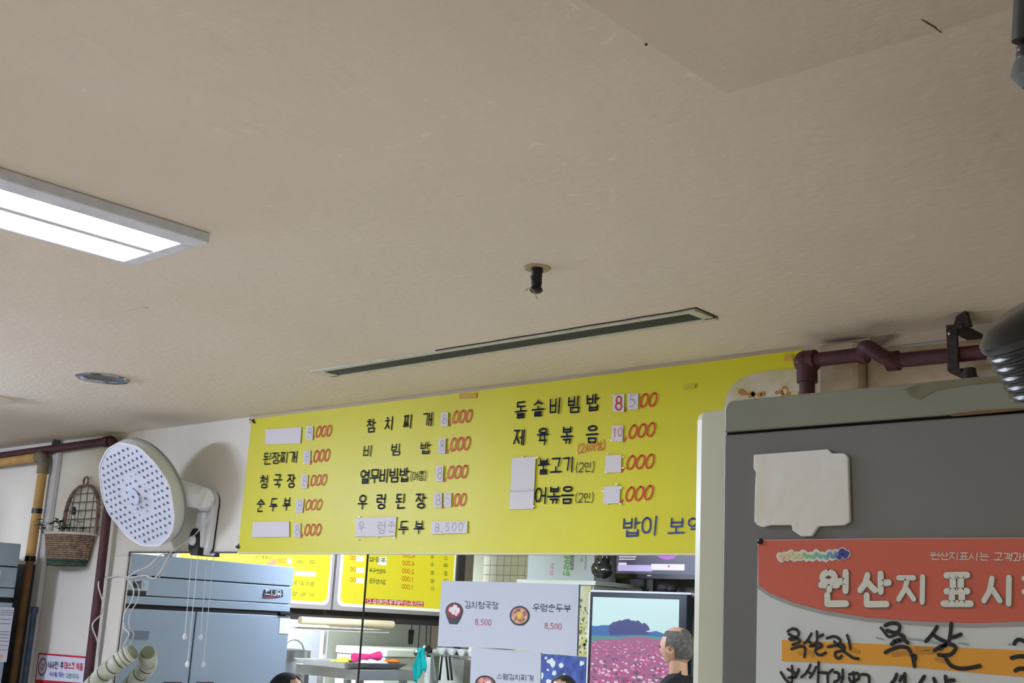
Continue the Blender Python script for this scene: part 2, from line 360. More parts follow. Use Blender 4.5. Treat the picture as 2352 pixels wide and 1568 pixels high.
unseen_tube_lamp(-5.45, .9, 2.2, TUBE_LEFT, (214, 226, 255), 'unseen lamp at the left, its hanging bare-tube form made up to light the ceiling')  # left light follows the wall shadows, its tube form is made up
unseen_tube_lamp(-2.2, -2.6, 2.2, TUBE_BACK, (255, 246, 234), 'added unseen bare tube lamp at the back of the room, to light the ceiling')  # added lamp behind the view, brightens ceiling and banner wall
ceiling_light(-7.9, -7.5, -.45, .85, 'added unseen twin-panel ceiling light over the kitchen', 9)  # added unseen fitting that goes with the kitchen area light

# linear air vent
vl, vr, vr2 = Cp(712, 851), Cp(1595, 708), Cp(1648, 730)
ya, yb = vl.y, vr2.y; xa, xb = vl.x, vr.x
V = empty('air_vent', ((xa+xb)/2, (ya+yb)/2, CEIL), 'long narrow slatted air vent set in the ceiling above the yellow banner', 'air vent')
mv = mat('vent_metal', (205, 205, 192), .45, noise=.2, nscale=20); mvd = mat('vent_slat_dark', (84, 86, 80), .45)
b = MB(); r = .018; z = CEIL-.006
b.box((xa, ya, z), (xb, ya+r, CEIL)); b.box((xa, yb-r-.006, z), (xb, yb, CEIL)); b.box((xa, ya+r, z), (xa+.05, yb-r, CEIL)); b.box((xb-.03, ya+r, z), (xb, yb-r, CEIL)); b.build('frame', mv, V)
MB().box((xa+.05, ya+r, CEIL-.0022), (xb-.03, yb-r, CEIL-.0002)).build('slot_back', M_DARK, V)
n = 5; step = (yb-r-.006-ya-r)/n
for i in range(n):
    y = ya+r+(i+.5)*step; MB().box((xa+.05, y-.0016, CEIL-.006), (xb-.03, y+.0016, CEIL-.0015)).build('slat', mvd, V)
# dirt crack along the vent's edge
b = MB(); pts = [Cp(1000+60*i, 806-9.7*i-1+random.uniform(-1, 1), .0012) for i in range(10)]+[Cp(1598, 706, .0012), Cp(1648, 728, .0012)]
b.tube(pts, .0022, 5); b.build('gap_line', mat('dark_crack', (60, 48, 36), .9), V)

# dangling black sensor with ring plate
sc_ = Cp(1234, 614); S = empty('hanging_sensor', sc_, 'black cylindrical sensor hanging by its wires from a hole in mid ceiling', 'sensor')
mring = mat('ring_plate', (190, 172, 132), .6, noise=.3, nscale=40)
b = MB(); b.lathe(sc_-Vec((0, 0, .002)), (0, 0, 1), [(.012, 0), (.029, -.003), (.032, 0), (.032, .002)], 24); b.build('ring_plate', mring, S, True)
x, y = sc_.x, sc_.y; R = .0125; kz = .56
b = MB(); b.lathe((x, y, CEIL), (0, 0, -1), [(p_[0], p_[1]*kz) for p_ in [(0, -.002), (R*.85, 0), (R*1.12, .006), (R*1.12, .02), (R, .026), (R, .06), (R*1.06, .062), (R, .068), (R*.92, .085), (R*1.2, .092), (R*1.25, .1), (R*.8, .11), (0, .112)]], 20); b.build('housing', M_BLK, S, True)
MB().box((x-.0145, y-.009, CEIL-.027), (x-.0105, y-.002, CEIL-.018)).build('sticker', M_PAPER, S)
b = MB(); b.tube(spline([(x-.004, y, CEIL-.053), (x-.02, y-.008, CEIL-.05), (x-.021, y-.01, CEIL-.056), (x-.002, y-.02, CEIL-.054), (x+.01, y-.016, CEIL-.066), (x+.016, y-.012, CEIL-.082)]), .0012, 6); b.build('wire', mat('tan_wire', (178, 160, 122), .5), S, True)

# downlight
def downlight(cx, cy, r, label):
    c = Cp(cx, cy); D = empty('downlight', c, label, 'downlight', None)
    MB().lathe(c, (0, 0, -1), [(r, 0), (r, .004), (r*.93, .008), (r*.82, .006), (r*.76, .001)], 36).build('rim', M_CHR, D, True)
    MB().lathe(c, (0, 0, -1), [(r*.76, .001), (r*.6, .0004), (0, .0004)], 36).build('reflector', mat('smoky_reflector', (105, 115, 128), .2, metal=.8), D, True)
    return D
d0, d1 = Cp(176, 866), Cp(298, 873)
downlight(237, 867, (d1-d0).length/2, 'round chrome-rimmed recessed downlight in the ceiling, left above the fan')
c1 = Cp(-30, 912); MB_ = MB(); r = .1
D = empty('smoke_detector', c1, 'cream round ceiling fitting cut by the left edge of the picture', 'smoke detector')
MB().lathe(c1, (0, 0, -1), [(r*1.05, 0), (r*1.05, .006), (r*.95, .012), (r*.8, .022), (0, .026)], 36).build('cover', mat('cream_plastic', (225, 218, 200), .5), D, True)
# gecko-shaped scuff of dirt on the ceiling
b = MB(); P = [Cp(2112+i*5, 40+i*2.9+(i > 7)*(i-7)*2.2, .0015) for i in range(11)]
b.tube(P, [.0006, .0014, .0018, .002, .0022, .0022, .002, .0022, .0018, .0012, .0005], 6)
tag(b.build('peeled_scrap', mat('mould', (96, 84, 50), .9)), 'small dark sliver of peeled dirt on the ceiling, upper right', 'scrap')
b = MB(); b.ball(Cp(1484, 102, .001), .0022, 8); tag(b.build('ceiling_nail', M_GREYM), 'tiny dark nail head in the ceiling by the paper seam', 'nail')

# ================================================================== YELLOW BANNER
q3 = lambda x, y: (540+x*.25506, 880+y*.2551)
q4 = lambda x, y: (1100+x*.2679, 860+y*.26786)
bx0, bx1 = Wp(563, 1100).x, Wp(1843, 802).x
zb0, zb1 = Wp(1000, 1268.5).z, CEIL-.012
BO = .016
tlp, blp = Wp(578, 962, BO), Wp(546, 1268, BO); trp = Wp(1843, 803, BO); brp = Vec((trp.x, trp.y, blp.z))
BN = empty('menu_banner', ((bx0+bx1)/2, YW, blp.z), 'long yellow hand-lettered menu banner hung on the wall under the ceiling', 'banner')
n1 = 24
vs = []; fs = []
for i in range(n1+1):
    t = i/n1; wv = .0016*math.sin(i*1.3)
    a = tlp.lerp(trp, t); c = blp.lerp(brp, t)
    vs += [a+Vec((0, wv, 0)), c+Vec((0, wv*.4, 0)), a+Vec((0, .006, 0)), c+Vec((0, .006, 0))]
MB_b = MB()
for i in range(n1):
    k = 4*i; fs += [(k+1, k+5, k+4, k), (k+2, k+6, k+7, k+3), (k, k+4, k+6, k+2), (k+3, k+7, k+5, k+1)]
fs += [(0, 2, 3, 1), (4*n1, 4*n1+1, 4*n1+3, 4*n1+2)]
MB_b.add(vs, fs).build('sheet', M_YEL, BN)
MB().box((blp.x, YW-BO-.003, blp.z-.006), (brp.x, YW-.004, blp.z)).build('hem', mat('pale_hem', (212, 208, 170), .5), BN)
L1, L2, L3 = .0195, .0215, .023                       # distance off the wall: ink, patch, ink on patch
def T(q, text, bl, br, tl, m, wt=.09, gap=.12, lay=L1, label=None, jit=.015):
    return Letters(text, Wp(*q(*bl), lay), Wp(*q(*br), lay), Wp(*q(*tl), lay), wt, gap, jit)
def patch(q, pts, name='paper_patch', m=None):
    P = [Wp(*q(*p), L2) for p in pts]; return MB().prism(P, (0, .0012, 0)).build(name, m or M_PAPER, BN)
def q(p0, p1, sl=0): (x0, y0), (x1, y1) = p0, p1; return [(x0, y0), (x1, y0), (x1-sl, y1), (x0-sl, y1)]
words3 = [('된장찌개', (250, 728), (552, 712), (262, 632), .1), ('청국장', (222, 942), (535, 935), (232, 832), .8), ('순두부', (188, 1155), (490, 1140), (202, 1048), .85),
          ('참치찌개', (1183, 440), (1770, 382), (1192, 328), 1.25), ('비빔밥', (1152, 660), (1752, 628), (1162, 565), 2.1), ('열무비빔밥', (1125, 900), (1560, 880), (1135, 785), .1),
          ('우렁된장', (1102, 1130), (1708, 1120), (1112, 1010), 1.15), ('두부', (1470, 1355), (1690, 1350), (1480, 1245), .7)]
for t_, bl, br, tl, g in words3: T(q3, t_, bl, br, tl, M_INK, .115, g).build('lettering', M_INK, BN)
T(q3, '(여름)', (1572, 878), (1725, 870), (1575, 800), M_INK, .09, .08).build('lettering', M_INK, BN)
for t_, bl, br, tl, g in [('돌솥비빔밥', (308, 372), (1025, 300), (315, 245), .6), ('제육볶음', (298, 606), (1015, 578), (305, 478), 1.3), ('불고기', (505, 852), (812, 832), (512, 730), .2), ('어볶음', (478, 1106), (802, 1100), (488, 972), .15)]:
    T(q4, t_, bl, br, tl, M_INK, .115, g).build('lettering', M_INK, BN)
T(q4, '(2인)', (820, 835), (992, 830), (828, 758), M_INK, .09, .1).build('lettering', M_INK, BN)
T(q4, '(2인)', (818, 1095), (985, 1092), (825, 1020), M_INK, .09, .1).build('lettering', M_INK, BN)
T(q4, '(2人이상)', (840, 675), (1082, 640), (845, 600), M_RED, .1, .1).build('lettering', M_RED, BN)
T(q4, '밥이', (1233, 1385), (1535, 1370), (1243, 1235), M_BLUE, .11, .15).build('lettering', M_BLUE, BN)
T(q4, '보약', (1620, 1368), (1925, 1362), (1632, 1235), M_BLUE, .11, .25).build('lettering', M_BLUE, BN)
# red zeros
for t_, bl, br, tl in [(',000', (694, 488), (856, 474), (714, 392)), (',000', (672, 714), (840, 696), (690, 612)), (',000', (645, 925), (812, 914), (664, 832)), (',000', (598, 1142), (768, 1137), (620, 1052)), (',000', (590, 1370), (762, 1366), (608, 1272)),
                       (',000', (1918, 362), (2122, 345), (1938, 256)), (',000', (1896, 612), (2105, 594), (1916, 500)), (',000', (1872, 862), (2084, 848), (1892, 752)), ('00', (1955, 1105), (2070, 1100), (1975, 998))]:
    T(q3, t_, bl, br, tl, M_RED, .125, .06).build('price_zeros', M_RED, BN)
T(q3, ',', (1862, 1110), (1880, 1110), (1864, 1000), M_RED).build('price_zeros', M_RED, BN)
for t_, bl, br, tl in [('00', (1368, 282), (1515, 266), (1392, 170)), (',000', (1236, 554), (1500, 524), (1258, 442)), (',000', (1215, 815), (1490, 798), (1240, 702)), (',000', (1205, 1088), (1480, 1068), (1232, 972))]:
    T(q4, t_, bl, br, tl, M_RED, .125, .06).build('price_zeros', M_RED, BN)
T(q4, ',', (1245, 298), (1268, 298), (1250, 180), M_RED).build('price_zeros', M_RED, BN)
# paper patches over old names and prices, with pencil figures
for p in ([(272, 415), (598, 395), (587, 540), (268, 550)], [(160, 1250), (486, 1243), (488, 1382), (150, 1386)], [(1086, 1213), (1453, 1200), (1440, 1376), (1080, 1381)]): patch(q3, p)
for x0, y0, x1, y1, sl in [(640, 385, 703, 510, 6), (620, 605, 680, 722, 6), (597, 822, 657, 945, 8), (552, 1040, 620, 1165, 14), (527, 1258, 589, 1385, 2), (1853, 262, 1918, 386, 4), (1832, 495, 1897, 630, 6), (1808, 742, 1876, 882, 6), (1790, 985, 1862, 1120, 2), (1882, 985, 1948, 1112, 3)]:
    patch(q3, q((x0, y0), (x1, y1), sl), 'price_patch')
    T(q3, '5' if x0 == 1882 else '8', (x0+12-sl, y1-20), (x1-8-sl, y1-22), (x0+12, y0+18), M_PENC, .035, .1, L3).build('pencil_figure', M_PENC, BN)
patch(q3, [(1770, 1245), (2092, 1240), (2090, 1348), (1762, 1358)], 'price_patch')
T(q3, '8,500', (1795, 1335), (2050, 1325), (1800, 1265), M_PENC, .05, .35, L3).build('pencil_figure', M_PENC, BN)
for t_, bl, br, tl in [('우', (1105, 1335), (1160, 1330), (1112, 1250)), ('렁', (1280, 1355), (1352, 1350), (1285, 1250)), ('순', (1375, 1340), (1438, 1335), (1380, 1245))]:
    T(q3, t_, bl, br, tl, M_PENC, .04, .1, L3).build('pencil_figure', M_PENC, BN)
patch(q4, [(283, 715), (487, 705), (465, 1150), (262, 1156)]); patch(q4, [(1085, 692), (1222, 688), (1218, 836), (1078, 842)]); patch(q4, [(1072, 958), (1212, 955), (1206, 1104), (1062, 1106)])
b = MB(); b.box(Wp(*q4(262, 990), L3+.0005), Wp(*q4(468, 998), L3)); b.build('fold_line', mat('paper_fold', (196, 192, 196), .6), BN)
patch(q4, q((1150, 168), (1247, 320), 4), 'price_patch'); T(q4, '8', (1162, 302), (1228, 300), (1166, 190), M_RED, .12, .1, L3).build('price_figure', M_RED, BN)
patch(q4, q((1276, 162), (1366, 300), 4), 'price_patch'); T(q4, '5', (1285, 278), (1340, 274), (1290, 175), M_PENC, .04, .1, L3).build('pencil_figure', M_PENC, BN)
patch(q4, q((1142, 435), (1238, 572), 8), 'price_patch'); T(q4, '10', (1140, 535), (1228, 528), (1144, 462), M_RED, .07, .1, L3).build('price_figure', M_RED, BN)
# shiny tape bits at patch edges
mt = mat('clear_tape', (235, 235, 215), .08, spec=.8)
for qq, pts in ((q3, [(1098, 1230), (1100, 1408), (1275, 1386), (1430, 1388), (1112, 1200)]), (q4, [(1102, 676), (1088, 838), (1232, 706), (1232, 800), (1178, 940), (1212, 1110), (368, 705), (470, 1128), (1062, 1000), (1215, 970), (1148, 182), (1134, 562), (495, 712), (1100, 1108)])):
    for (x, y) in pts:
        p = Wp(*qq(x, y), L3); b = MB(); a = random.uniform(0, 3); r1, r2 = random.uniform(.004, .008), random.uniform(.002, .004)
        b.prism([p+Vec((math.cos(a+k*1.05)*r1, 0, math.sin(a+k*1.05)*r2)) for k in range(6)], (0, .001, 0)); b.build('tape_bit', mt, BN)
# old tape stains, corner ties
mo = mat('aged_tape', (196, 160, 50), .6)
MB().prism([Wp(*q3(*p), L1) for p in [(2018, 92), (2175, 85), (2170, 132), (2015, 140)]], (0, .001, 0)).build('tape_bit', mo, BN)
MB().prism([Wp(1802, 814, L1), Wp(1822, 812, L1), Wp(1820, 828, L1), Wp(1801, 830, L1)], (0, .001, 0)).build('tape_bit', mo, BN)
MB().prism([Wp(1568, 884, L1), Wp(1598, 880, L1), Wp(1596, 890, L1), Wp(1567, 894, L1)], (0, .001, 0)).build('tape_bit', mat('aged_tape_2', (190, 178, 52), .6), BN)
for cx, cy in ((582, 967), (547, 1254)):
    p = Wp(cx, cy, .02); b = MB(); b.tube(spline([p+Vec((random.uniform(-.012, .012), random.uniform(-.004, .004), random.uniform(-.012, .012))) for _ in range(8)]), .0022, 6)
    if cy < 1000: b.tube([p, Wp(572, 962, .02)], .002, 6)
    b.build('tie_knot', M_BLK, BN)
# printed dish picture in the upper right corner, half hidden by the near fridge
def pxpoly(pts, lay): return [Wp(x, y, lay) for x, y in pts]
MB().prism(pxpoly([(1663, 935), (1668, 905), (1682, 884), (1702, 868), (1730, 858), (1770, 850), (1810, 847), (1841, 846), (1841, 960), (1663, 985)], L1), (0, .001, 0)).build('printed_dish', mat('dish_print', (196, 190, 178), .5, rgb2=(176, 170, 120), nscale=14), BN)
for i in range(26):
    p = Wp(random.uniform(1700, 1840), random.uniform(893, 925), L2); b = MB(); r = random.uniform(.006, .014)
    b.prism([p+Vec((math.cos(k)*r*random.uniform(.7, 1.1), 0, math.sin(k)*r*random.uniform(.6, 1))) for k in range(6)], (0, .0008, 0))
    b.build('printed_grain', mat('grain_print_%d' % (i % 3), [(214, 206, 170), (206, 186, 130), (170, 120, 50)][i % 3 if i % 4 else 2], .6), BN)

# ================================================================== WALL FAN
fc = hit(313, 1137, 1, YW-.27)
nrm = ((RT*-.9+UP*-.43)*.60-FW*.80).normalized()
ref = (Vec((0, 0, 1))-nrm*nrm.z).normalized(); sx = ref.cross(nrm).normalized()
RF = .236; RS = 1.045
FN = empty('wall_fan', Wp(480, 1268, 0), 'white wall fan under a polka-dot cover, mounted left of the yellow banner', 'fan')
mcv = mat('cover_front_fabric', (205, 208, 222), .8, bump=.25, bscale=25); mcs = mat('cover_side_fabric', (198, 200, 196), .8, bump=.15, bscale=30)
# front sheet with soft creases
b = MB(); N = 48; rings = [0, .03, .055, .075, .11, .15, .19, .222, .236]
def front_pt(r, th):
    h = .012*math.exp(-(r/.05)**2)*1.4 - .010*math.exp(-((r-.085)/.03)**2) + (.003*math.sin(th*7+r*40))*(r/.236)
    rr = r*(1+.008*math.sin(th*13)*(r > .2)+.004*math.sin(th*4+1)*(r > .2)); return fc+nrm*h+(ref*math.sin(th)+sx*math.cos(th))*rr
for r in rings:
    for j in range(N): b.v.append(front_pt(r, 2*math.pi*j/N))
for i in range(len(rings)-1):
    for j in range(N): b.f.append((i*N+j, (i+1)*N+j, (i+1)*N+(j+1) % N, i*N+(j+1) % N))
cover = b.build('fabric_cover', mcv, FN, True)
b = MB(); b.tube([front_pt(.236, 2*math.pi*j/N) for j in range(N)], .0045, 6, closed=True); b.build('elastic_hem', mat('hem_white', (228, 228, 232), .7), cover, True)
b = MB(); b.lathe(fc, -nrm, [(.236, 0), (.243, .022), (.244, .04), (.236, .066), (.208, .09), (.16, .11), (.1, .12), (.06, .122)], 48, ref); b.build('cover_side', mcs, cover, True)
b = MB(); b.lathe(fc, -nrm, [(.2405, .052), (.2445, .057), (.2385, .064)], 48, ref); b.build('grille_edge', mat('grey_edge', (128, 132, 136), .6), FN, True)
b = MB(); sp = .0335; k = 0                              # printed dots
ca, sa = math.cos(.25), math.sin(.25)
for i in range(-10, 11):
    for j in range(-12, 13):
        u = (i+(.5 if j % 2 else 0))*sp; v = j*sp*.84; u, v = u*ca-v*sa, u*sa+v*ca
        r = math.hypot(u, v)
        if r > .222: continue
        th = math.atan2(v, u); p = front_pt(r, th)+nrm*.0022
        b.add([p+(ref*math.sin(t)+sx*math.cos(t))*.0062 for t in [2*math.pi*q_/8 for q_ in range(8)]], [tuple(range(8))])
o = b.build('printed_dots', mat('dot_print', (88, 92, 118), .8), cover); o['kind'] = 'stuff'
b = MB(); b.lathe(fc+nrm*.0145, nrm, [(.034, 0), (.036, .0012), (.0, .0018)], 20, ref); b.build('hub_emblem', mat('pale_blue_hub', (198, 206, 226), .7), FN, True)
# motor, neck, base plate
mw = M_WHITE; bk = fc-nrm*.115
hub = Wp(470, 1145, .09)
b = MB(); b.tube([bk+nrm*.02, bk.lerp(hub, .35), hub], [.07, .056, .048], 20); b.build('motor_housing', mw, FN, True)
bt, bb = Wp(492, 1130), Wp(462, 1275)
xc = (bt.x+bb.x)/2+.015; hw = .062; z1 = bt.z+.012; z0 = bb.z-.002
pts = [Vec((xc+hw*math.cos(t), YW-.004, z1-hw+hw*math.sin(t))) for t in [math.pi*i/10 for i in range(11)]]+[Vec((xc-hw*.8+hw*.0, YW-.004, z0+.03)), Vec((xc-hw*.5, YW-.004, z0)), Vec((xc+hw*.5, YW-.004, z0)), Vec((xc+hw*.85, YW-.004, z0+.03))]
b = MB(); b.prism([p+Vec((0, -.03, 0)) for p in pts], (0, .033, 0)); b.build('base_plate', mw, FN, bevel=.006)
b = MB(); b.prism([p+Vec(((p.x-xc)*.06, 0, -.004)) for p in pts], (0, .003, 0)); b.build('base_gasket', M_BLK, FN)
b = MB(); b.tube([Vec((xc, YW-.03, z1-.06)), hub], [.045, .04], 18); b.build('swivel_neck', mw, FN, True)
b = MB(); b.box((xc-.03, YW-.055, z0+.03), (xc+.03, YW-.03, z1-.1)); b.build('support_rib', mw, FN, bevel=.01)
kb = Wp(450, 1244, .05)
b = MB(); cap = [kb+Vec((.035*math.cos(t), -.012, .02+.038*math.sin(t))) for t in [math.pi*i/10 for i in range(11)]]+[kb+Vec((-.035, -.012, -.03)), kb+Vec((-.012, -.012, -.058)), kb+Vec((.04, -.012, -.058)), kb+Vec((.04, -.012, -.03))]
b.prism(cap, (0, .056, 0)); b.build('switch_box', M_BLK, FN, True)
b = MB(); b.lathe(kb+Vec((0, -.013, .004)), (0, -1, 0), [(.021, 0), (.021, .008), (.016, .014), (0, .016)], 24); b.build('dial', M_WHITE, FN, True)
for px, y1, py in ((440, 1455, 425), (455, 1518, 431)):
    a = Wp(px, 1278, .045); e = Wp(py, y1, .045); e.y = a.y
    b = MB(); b.tube([a, e], .0016, 6); pc = b.build('pull_cord', M_CORD, FN, True)
    b = MB(); b.lathe(e, (0, 0, -1), [(0, -.004), (.004, 0), (.009, .008), (.01, .016), (.005, .024), (.0, .025)], 14); b.build('cord_knob', M_WHITE, pc, True)

def cable(name, pts, r, m, label):
    b = MB(); b.tube(spline(pts, 7), r, 7); return tag(b.build(name, m, None, True), label, 'cable')
cable('power_cable', [Wp(488, 1150, .065), Wp(482, 1185, .07), Wp(440, 1235, .06), Wp(405, 1258, .03), Wp(390, 1272, .012), Wp(375, 1300, .012), Wp(358, 1325, .014), Wp(345, 1327, .014), Wp(330, 1321, .014), Wp(292, 1328, .022)], .0028, M_CORD, 'grey fan cable sagging across the top left of the mirror')
cable('power_cable', [Wp(385, 1270, .02), Wp(366, 1276, .02), Wp(340, 1300, .02), Wp(312, 1312, .022), Wp(292, 1325, .026), Wp(270, 1322, .026), Wp(250, 1326, .028), Wp(232, 1325, .03), Wp(226, 1345, .075), Wp(236, 1385, .04), Wp(232, 1410, .03), Wp(212, 1435, .09), Wp(224, 1475, .05), Wp(224, 1520, .03), Wp(222, 1590, .03)], .0032, M_CORD, 'white cable that runs down over the maroon pipe beside the mirror')
cable('power_cable', [Wp(292, 1330, .024), Wp(306, 1350, .02), Wp(303, 1378, .02), Wp(285, 1410, .02), Wp(284, 1440, .02), Wp(296, 1455, .018), Wp(284, 1482, .02), Wp(280, 1495, .02)], .003, M_CORD, 'short white cable looping down the left edge of the mirror')

# ================================================================== PIPES
def pipe(name, pts, r, m, label, cat='pipe', couplings=(), extra=None):
    root = empty(name, Vec(pts[-1]), label, cat)
    b = MB(); b.tube(pts, r, 14); b.build('pipe_run', m, root, True)
    for (p, d, rr, L) in couplings:
        d = Vec(d).normalized(); b = MB(); b.tube([Vec(p)-d*L/2, Vec(p)+d*L/2], rr, 14); b.build('coupling', m, root, True)
    return root
# left maroon sprinkler pipe along the ceiling, then down
zc = CEIL-.045; e0 = Wp(268, 1000, .05); xw = e0.x
run = [Vec((-6.84, YW-.05, zc-.012)), Vec((xw-.05, YW-.05, zc))]+arc((xw-.05, YW-.05, zc-.05), (0, 0, 1), (1, 0, 0), .05, 0, math.pi/2, 6)+[Vec((xw+.05, YW-.05, .25))]
rp = pipe('sprinkler_pipe', run, .0215, M_MAR, 'maroon pipe under the ceiling turning down left of the mirror', couplings=[((xw, YW-.05, zc-.075), (0, 0, 1), .028, .06), ((xw-.075, YW-.05, zc), (1, 0, 0), .028, .05)])
# tan lagged pipe with black bands
M_TAN = mat('tan_lagging', (190, 150, 84), .6, rgb2=(168, 128, 70), nscale=9); M_RUST = mat('rusty_pipe', (140, 98, 62), .7, rgb2=(110, 84, 50), nscale=12)
tp = Wp(103, 1048, .07); tb = Wp(28, 1568, .07); xt = tp.x; yt = YW-.07
tr_ = empty('lagged_pipe', (xt, yt, 0), 'tan wrapped pipe with black bands running down beside the left fridge', 'pipe')
zt_ = tp.z
b = MB(); b.tube([Vec((-6.8, yt, zt_-.01)), Vec((xt-.05, yt, zt_))]+arc((xt-.05, yt, zt_-.05), (0, 0, 1), (1, 0, 0), .05, 0, math.pi/2, 6)+[Vec((xt, yt, Wp(70, 1285, .07).z))], .0245, 14); b.build('lagging', M_TAN, tr_, True)
b = MB(); b.tube([Vec((xt, yt, Wp(70, 1285, .07).z)), Vec((xt, yt, .05))], .0195, 14); b.build('bare_pipe', M_RUST, tr_, True)
b = MB(); b.tube([Vec((xt-.07, yt, zt_)), Vec((xt-.04, yt, zt_))]+arc((xt-.045, yt, zt_-.045), (0, 0, 1), (1, 0, 0), .045, 0, math.pi/2, 5)+[Vec((xt, yt, zt_-.09))], .031, 14); b.build('elbow', mat('old_brass_elbow', (130, 116, 90), .6, rgb2=(90, 84, 72), nscale=12), tr_, True)
for py in (1080, 1173, 1283):
    z = Wp(90, py, .07).z; b = MB(); b.tube([Vec((xt, yt, z-.013)), Vec((xt, yt, z+.013))], .027, 14); b.build('band', M_BLK, tr_, True)
b = MB(); b.tube(spline([Vec((xt+.0, yt+.04, zt_+.02)), Vec((xt+.02, yt+.03, zt_+.06)), Vec((xt+.03, yt+.04, zt_+.1)), Vec((xt+.03, yt+.055, CEIL-.09))]), .014, 8); b.build('hanger', M_GREYM, tr_, True)
bp_ = Wp(75, 1400, .06)
pipe('thin_pipe', [Vec((bp_.x, YW-.05, bp_.z)), Vec((bp_.x, YW-.05, .05))], .014, mat('blue_grey_pipe', (74, 92, 116), .55, noise=.4, nscale=20), 'thin blue-grey pipe right of the tan pipe, lower left', couplings=[((bp_.x, YW-.05, bp_.z), (0, 0, 1), .018, .03)])
# dark backing panel behind the pipes (edge of a service recess)
a = Wp(48, 1296); c = Wp(88, 1296)
b = MB(); b.box((-6.84, YW-.024, .002), (c.x, YW-.003, a.z)); tag(b.build('service_panel', mat('dark_service_panel', (58, 64, 80), .6, rgb2=(92, 92, 92), nscale=9)), 'dark service panel on the wall behind the pipes at far left', 'panel')

# right maroon pipe with offset and hanger, in front of the papered column
yr = YW-.12
def Rp(px, py): return hit(px, py, 1, yr)
zr = Rp(1860, 828).z
pl = Rp(1840, 832); k1 = Rp(1985, 815); k2 = Rp(2045, 822); pe = Rp(2262, 805)
prt = empty('sprinkler_pipe', Vec((pl.x+.02, yr, 1.7)), 'maroon pipe with a swan-neck offset above the near fridge, right', 'pipe')
b = MB(); b.tube([Vec((pl.x+.01, yr, zr)), Vec((k1.x, yr, zr))]+spline([Vec((k1.x, yr, zr)), Vec((k1.x+.03, yr-.045, zr+.006)), Vec((k1.x+.07, yr-.03, zr-.022)), Vec((k1.x+.095, yr-.01, zr-.03)), Vec((k2.x+.03, yr-.005, zr-.028))], 6)+[Vec((pe.x, yr, zr-.03))], .0195, 14); b.build('pipe_run', M_MAR, prt, True)
b = MB(); b.tube([Vec((pl.x+.018, yr, zr-.02)), Vec((pl.x+.018, yr, 1.75))], .021, 14); b.build('drop_pipe', M_MAR, prt, True)
b = MB(); b.ball((pl.x+.012, yr, zr-.002), .031, 14); b.tube([Vec((pl.x+.01, yr, zr)), Vec((pl.x+.045, yr, zr))], .028, 14); b.tube([Vec((pl.x+.018, yr, zr)), Vec((pl.x+.018, yr, zr-.06))], .028, 14); b.build('elbow', M_MAR, prt, True)
b = MB(); b.tube([Vec((k2.x-.005, yr-.005, zr-.028)), Vec((k2.x+.025, yr-.005, zr-.028))], .026, 14); b.tube([Vec((k1.x-.012, yr, zr)), Vec((k1.x+.008, yr, zr))], .025, 14); b.build('coupling', M_MAR, prt, True)
hx = Rp(2198, 800).x
b = MB(); mb_ = mat('dark_bracket', (44, 30, 30), .6, bump=.4)
b.box((hx-.014, yr-.03, zr-.075), (hx+.014, yr-.022, zr+.035)); b.box((hx-.014, yr-.03, zr+.03), (hx+.028, yr+.1, zr+.042)); b.box((hx-.01, yr-.03, zr-.08), (hx+.02, yr+.1, zr-.07))
b.prism([Vec((hx, yr-.026, zr+.03)), Vec((hx+.045, yr-.026, zr+.035)), Vec((hx+.035, yr-.026, zr+.075)), Vec((hx+.01, yr-.026, zr+.062))], (0, .02, 0)); b.build('hanger_bracket', mb_, prt, bevel=.002)
b = MB(); b.tube([Vec((hx+.03, yr-.01, zr-.07)), Vec((hx+.036, yr-.01, zr-.16))], [.018, .021], 12); b.build('hanger_foot', mb_, prt, True)
b = MB(); b.ball((hx-.004, yr-.032, zr+.018), .005, 8); b.build('bolt', M_CHR, prt, True)
# mould stain / hole edge beside the column
p = Wp(2000, 785, .016)
b = MB(); b.prism([p+Vec((.0, 0, .012)), p+Vec((.05, 0, .022)), p+Vec((.07, 0, .01)), p+Vec((.03, 0, -.012)), p+Vec((.0, 0, -.03)), p+Vec((-.012, 0, -.01))], (0, .001, 0)); tag(b.build('mould_patch', mat('mould_stain', (112, 100, 84), .9, rgb2=(150, 134, 110), nscale=30)), 'grey mould patch on the wall above the pipe offset', 'stain')

# ================================================================== WICKER BASKET WITH PLANT
bc = Wp(145, 1260, .07)
rim0, rim1 = Wp(97, 1226, .085), Wp(191, 1230, .085); zr0 = rim0.z; zb = Wp(142, 1298, .1).z
BK = empty('wicker_basket', Vec((0, 0, 0)), 'wicker half-basket with a tall wire back hanging on the left wall', 'basket')
BK.location = Vec(((rim0.x+rim1.x)/2, YW-.09, zb)); WLOC[BK.name_full] = Vec(BK.location)
cxb = (rim0.x+rim1.x)/2; wb = abs(rim1.x-rim0.x)/2*.93; dpt = .115
M_WICK = mat('wicker', (158, 134, 112), .8, rgb2=(108, 86, 70), nscale=50); M_WICKG = mat('green_wicker', (62, 84, 66), .8, noise=.4, nscale=50)
def half(t, s_, z): return Vec((cxb-math.cos(t)*wb*s_, YW-.02-math.sin(t)*dpt*s_, z))
nr = 15
for i in range(nr):
    z = zb+(zr0-zb)*(i+.5)/nr; s_ = .78+.22*i/nr
    pts = []
    for j in range(41):
        t = math.pi*j/40; wv = .0035*(1 if (j//2+i) % 2 else -1); d = half(t, s_, z); out = Vec((-math.cos(t), -math.sin(t), 0)); pts.append(d+out*wv)
    b = MB(); b.tube(pts, (zr0-zb)/nr*.52, 6); b.tube([half(0, s_, z), half(math.pi, s_, z)], (zr0-zb)/nr*.5, 6)
    o = b.build('wicker_strand', M_WICKG if i < 3 else M_WICK, BK, True)
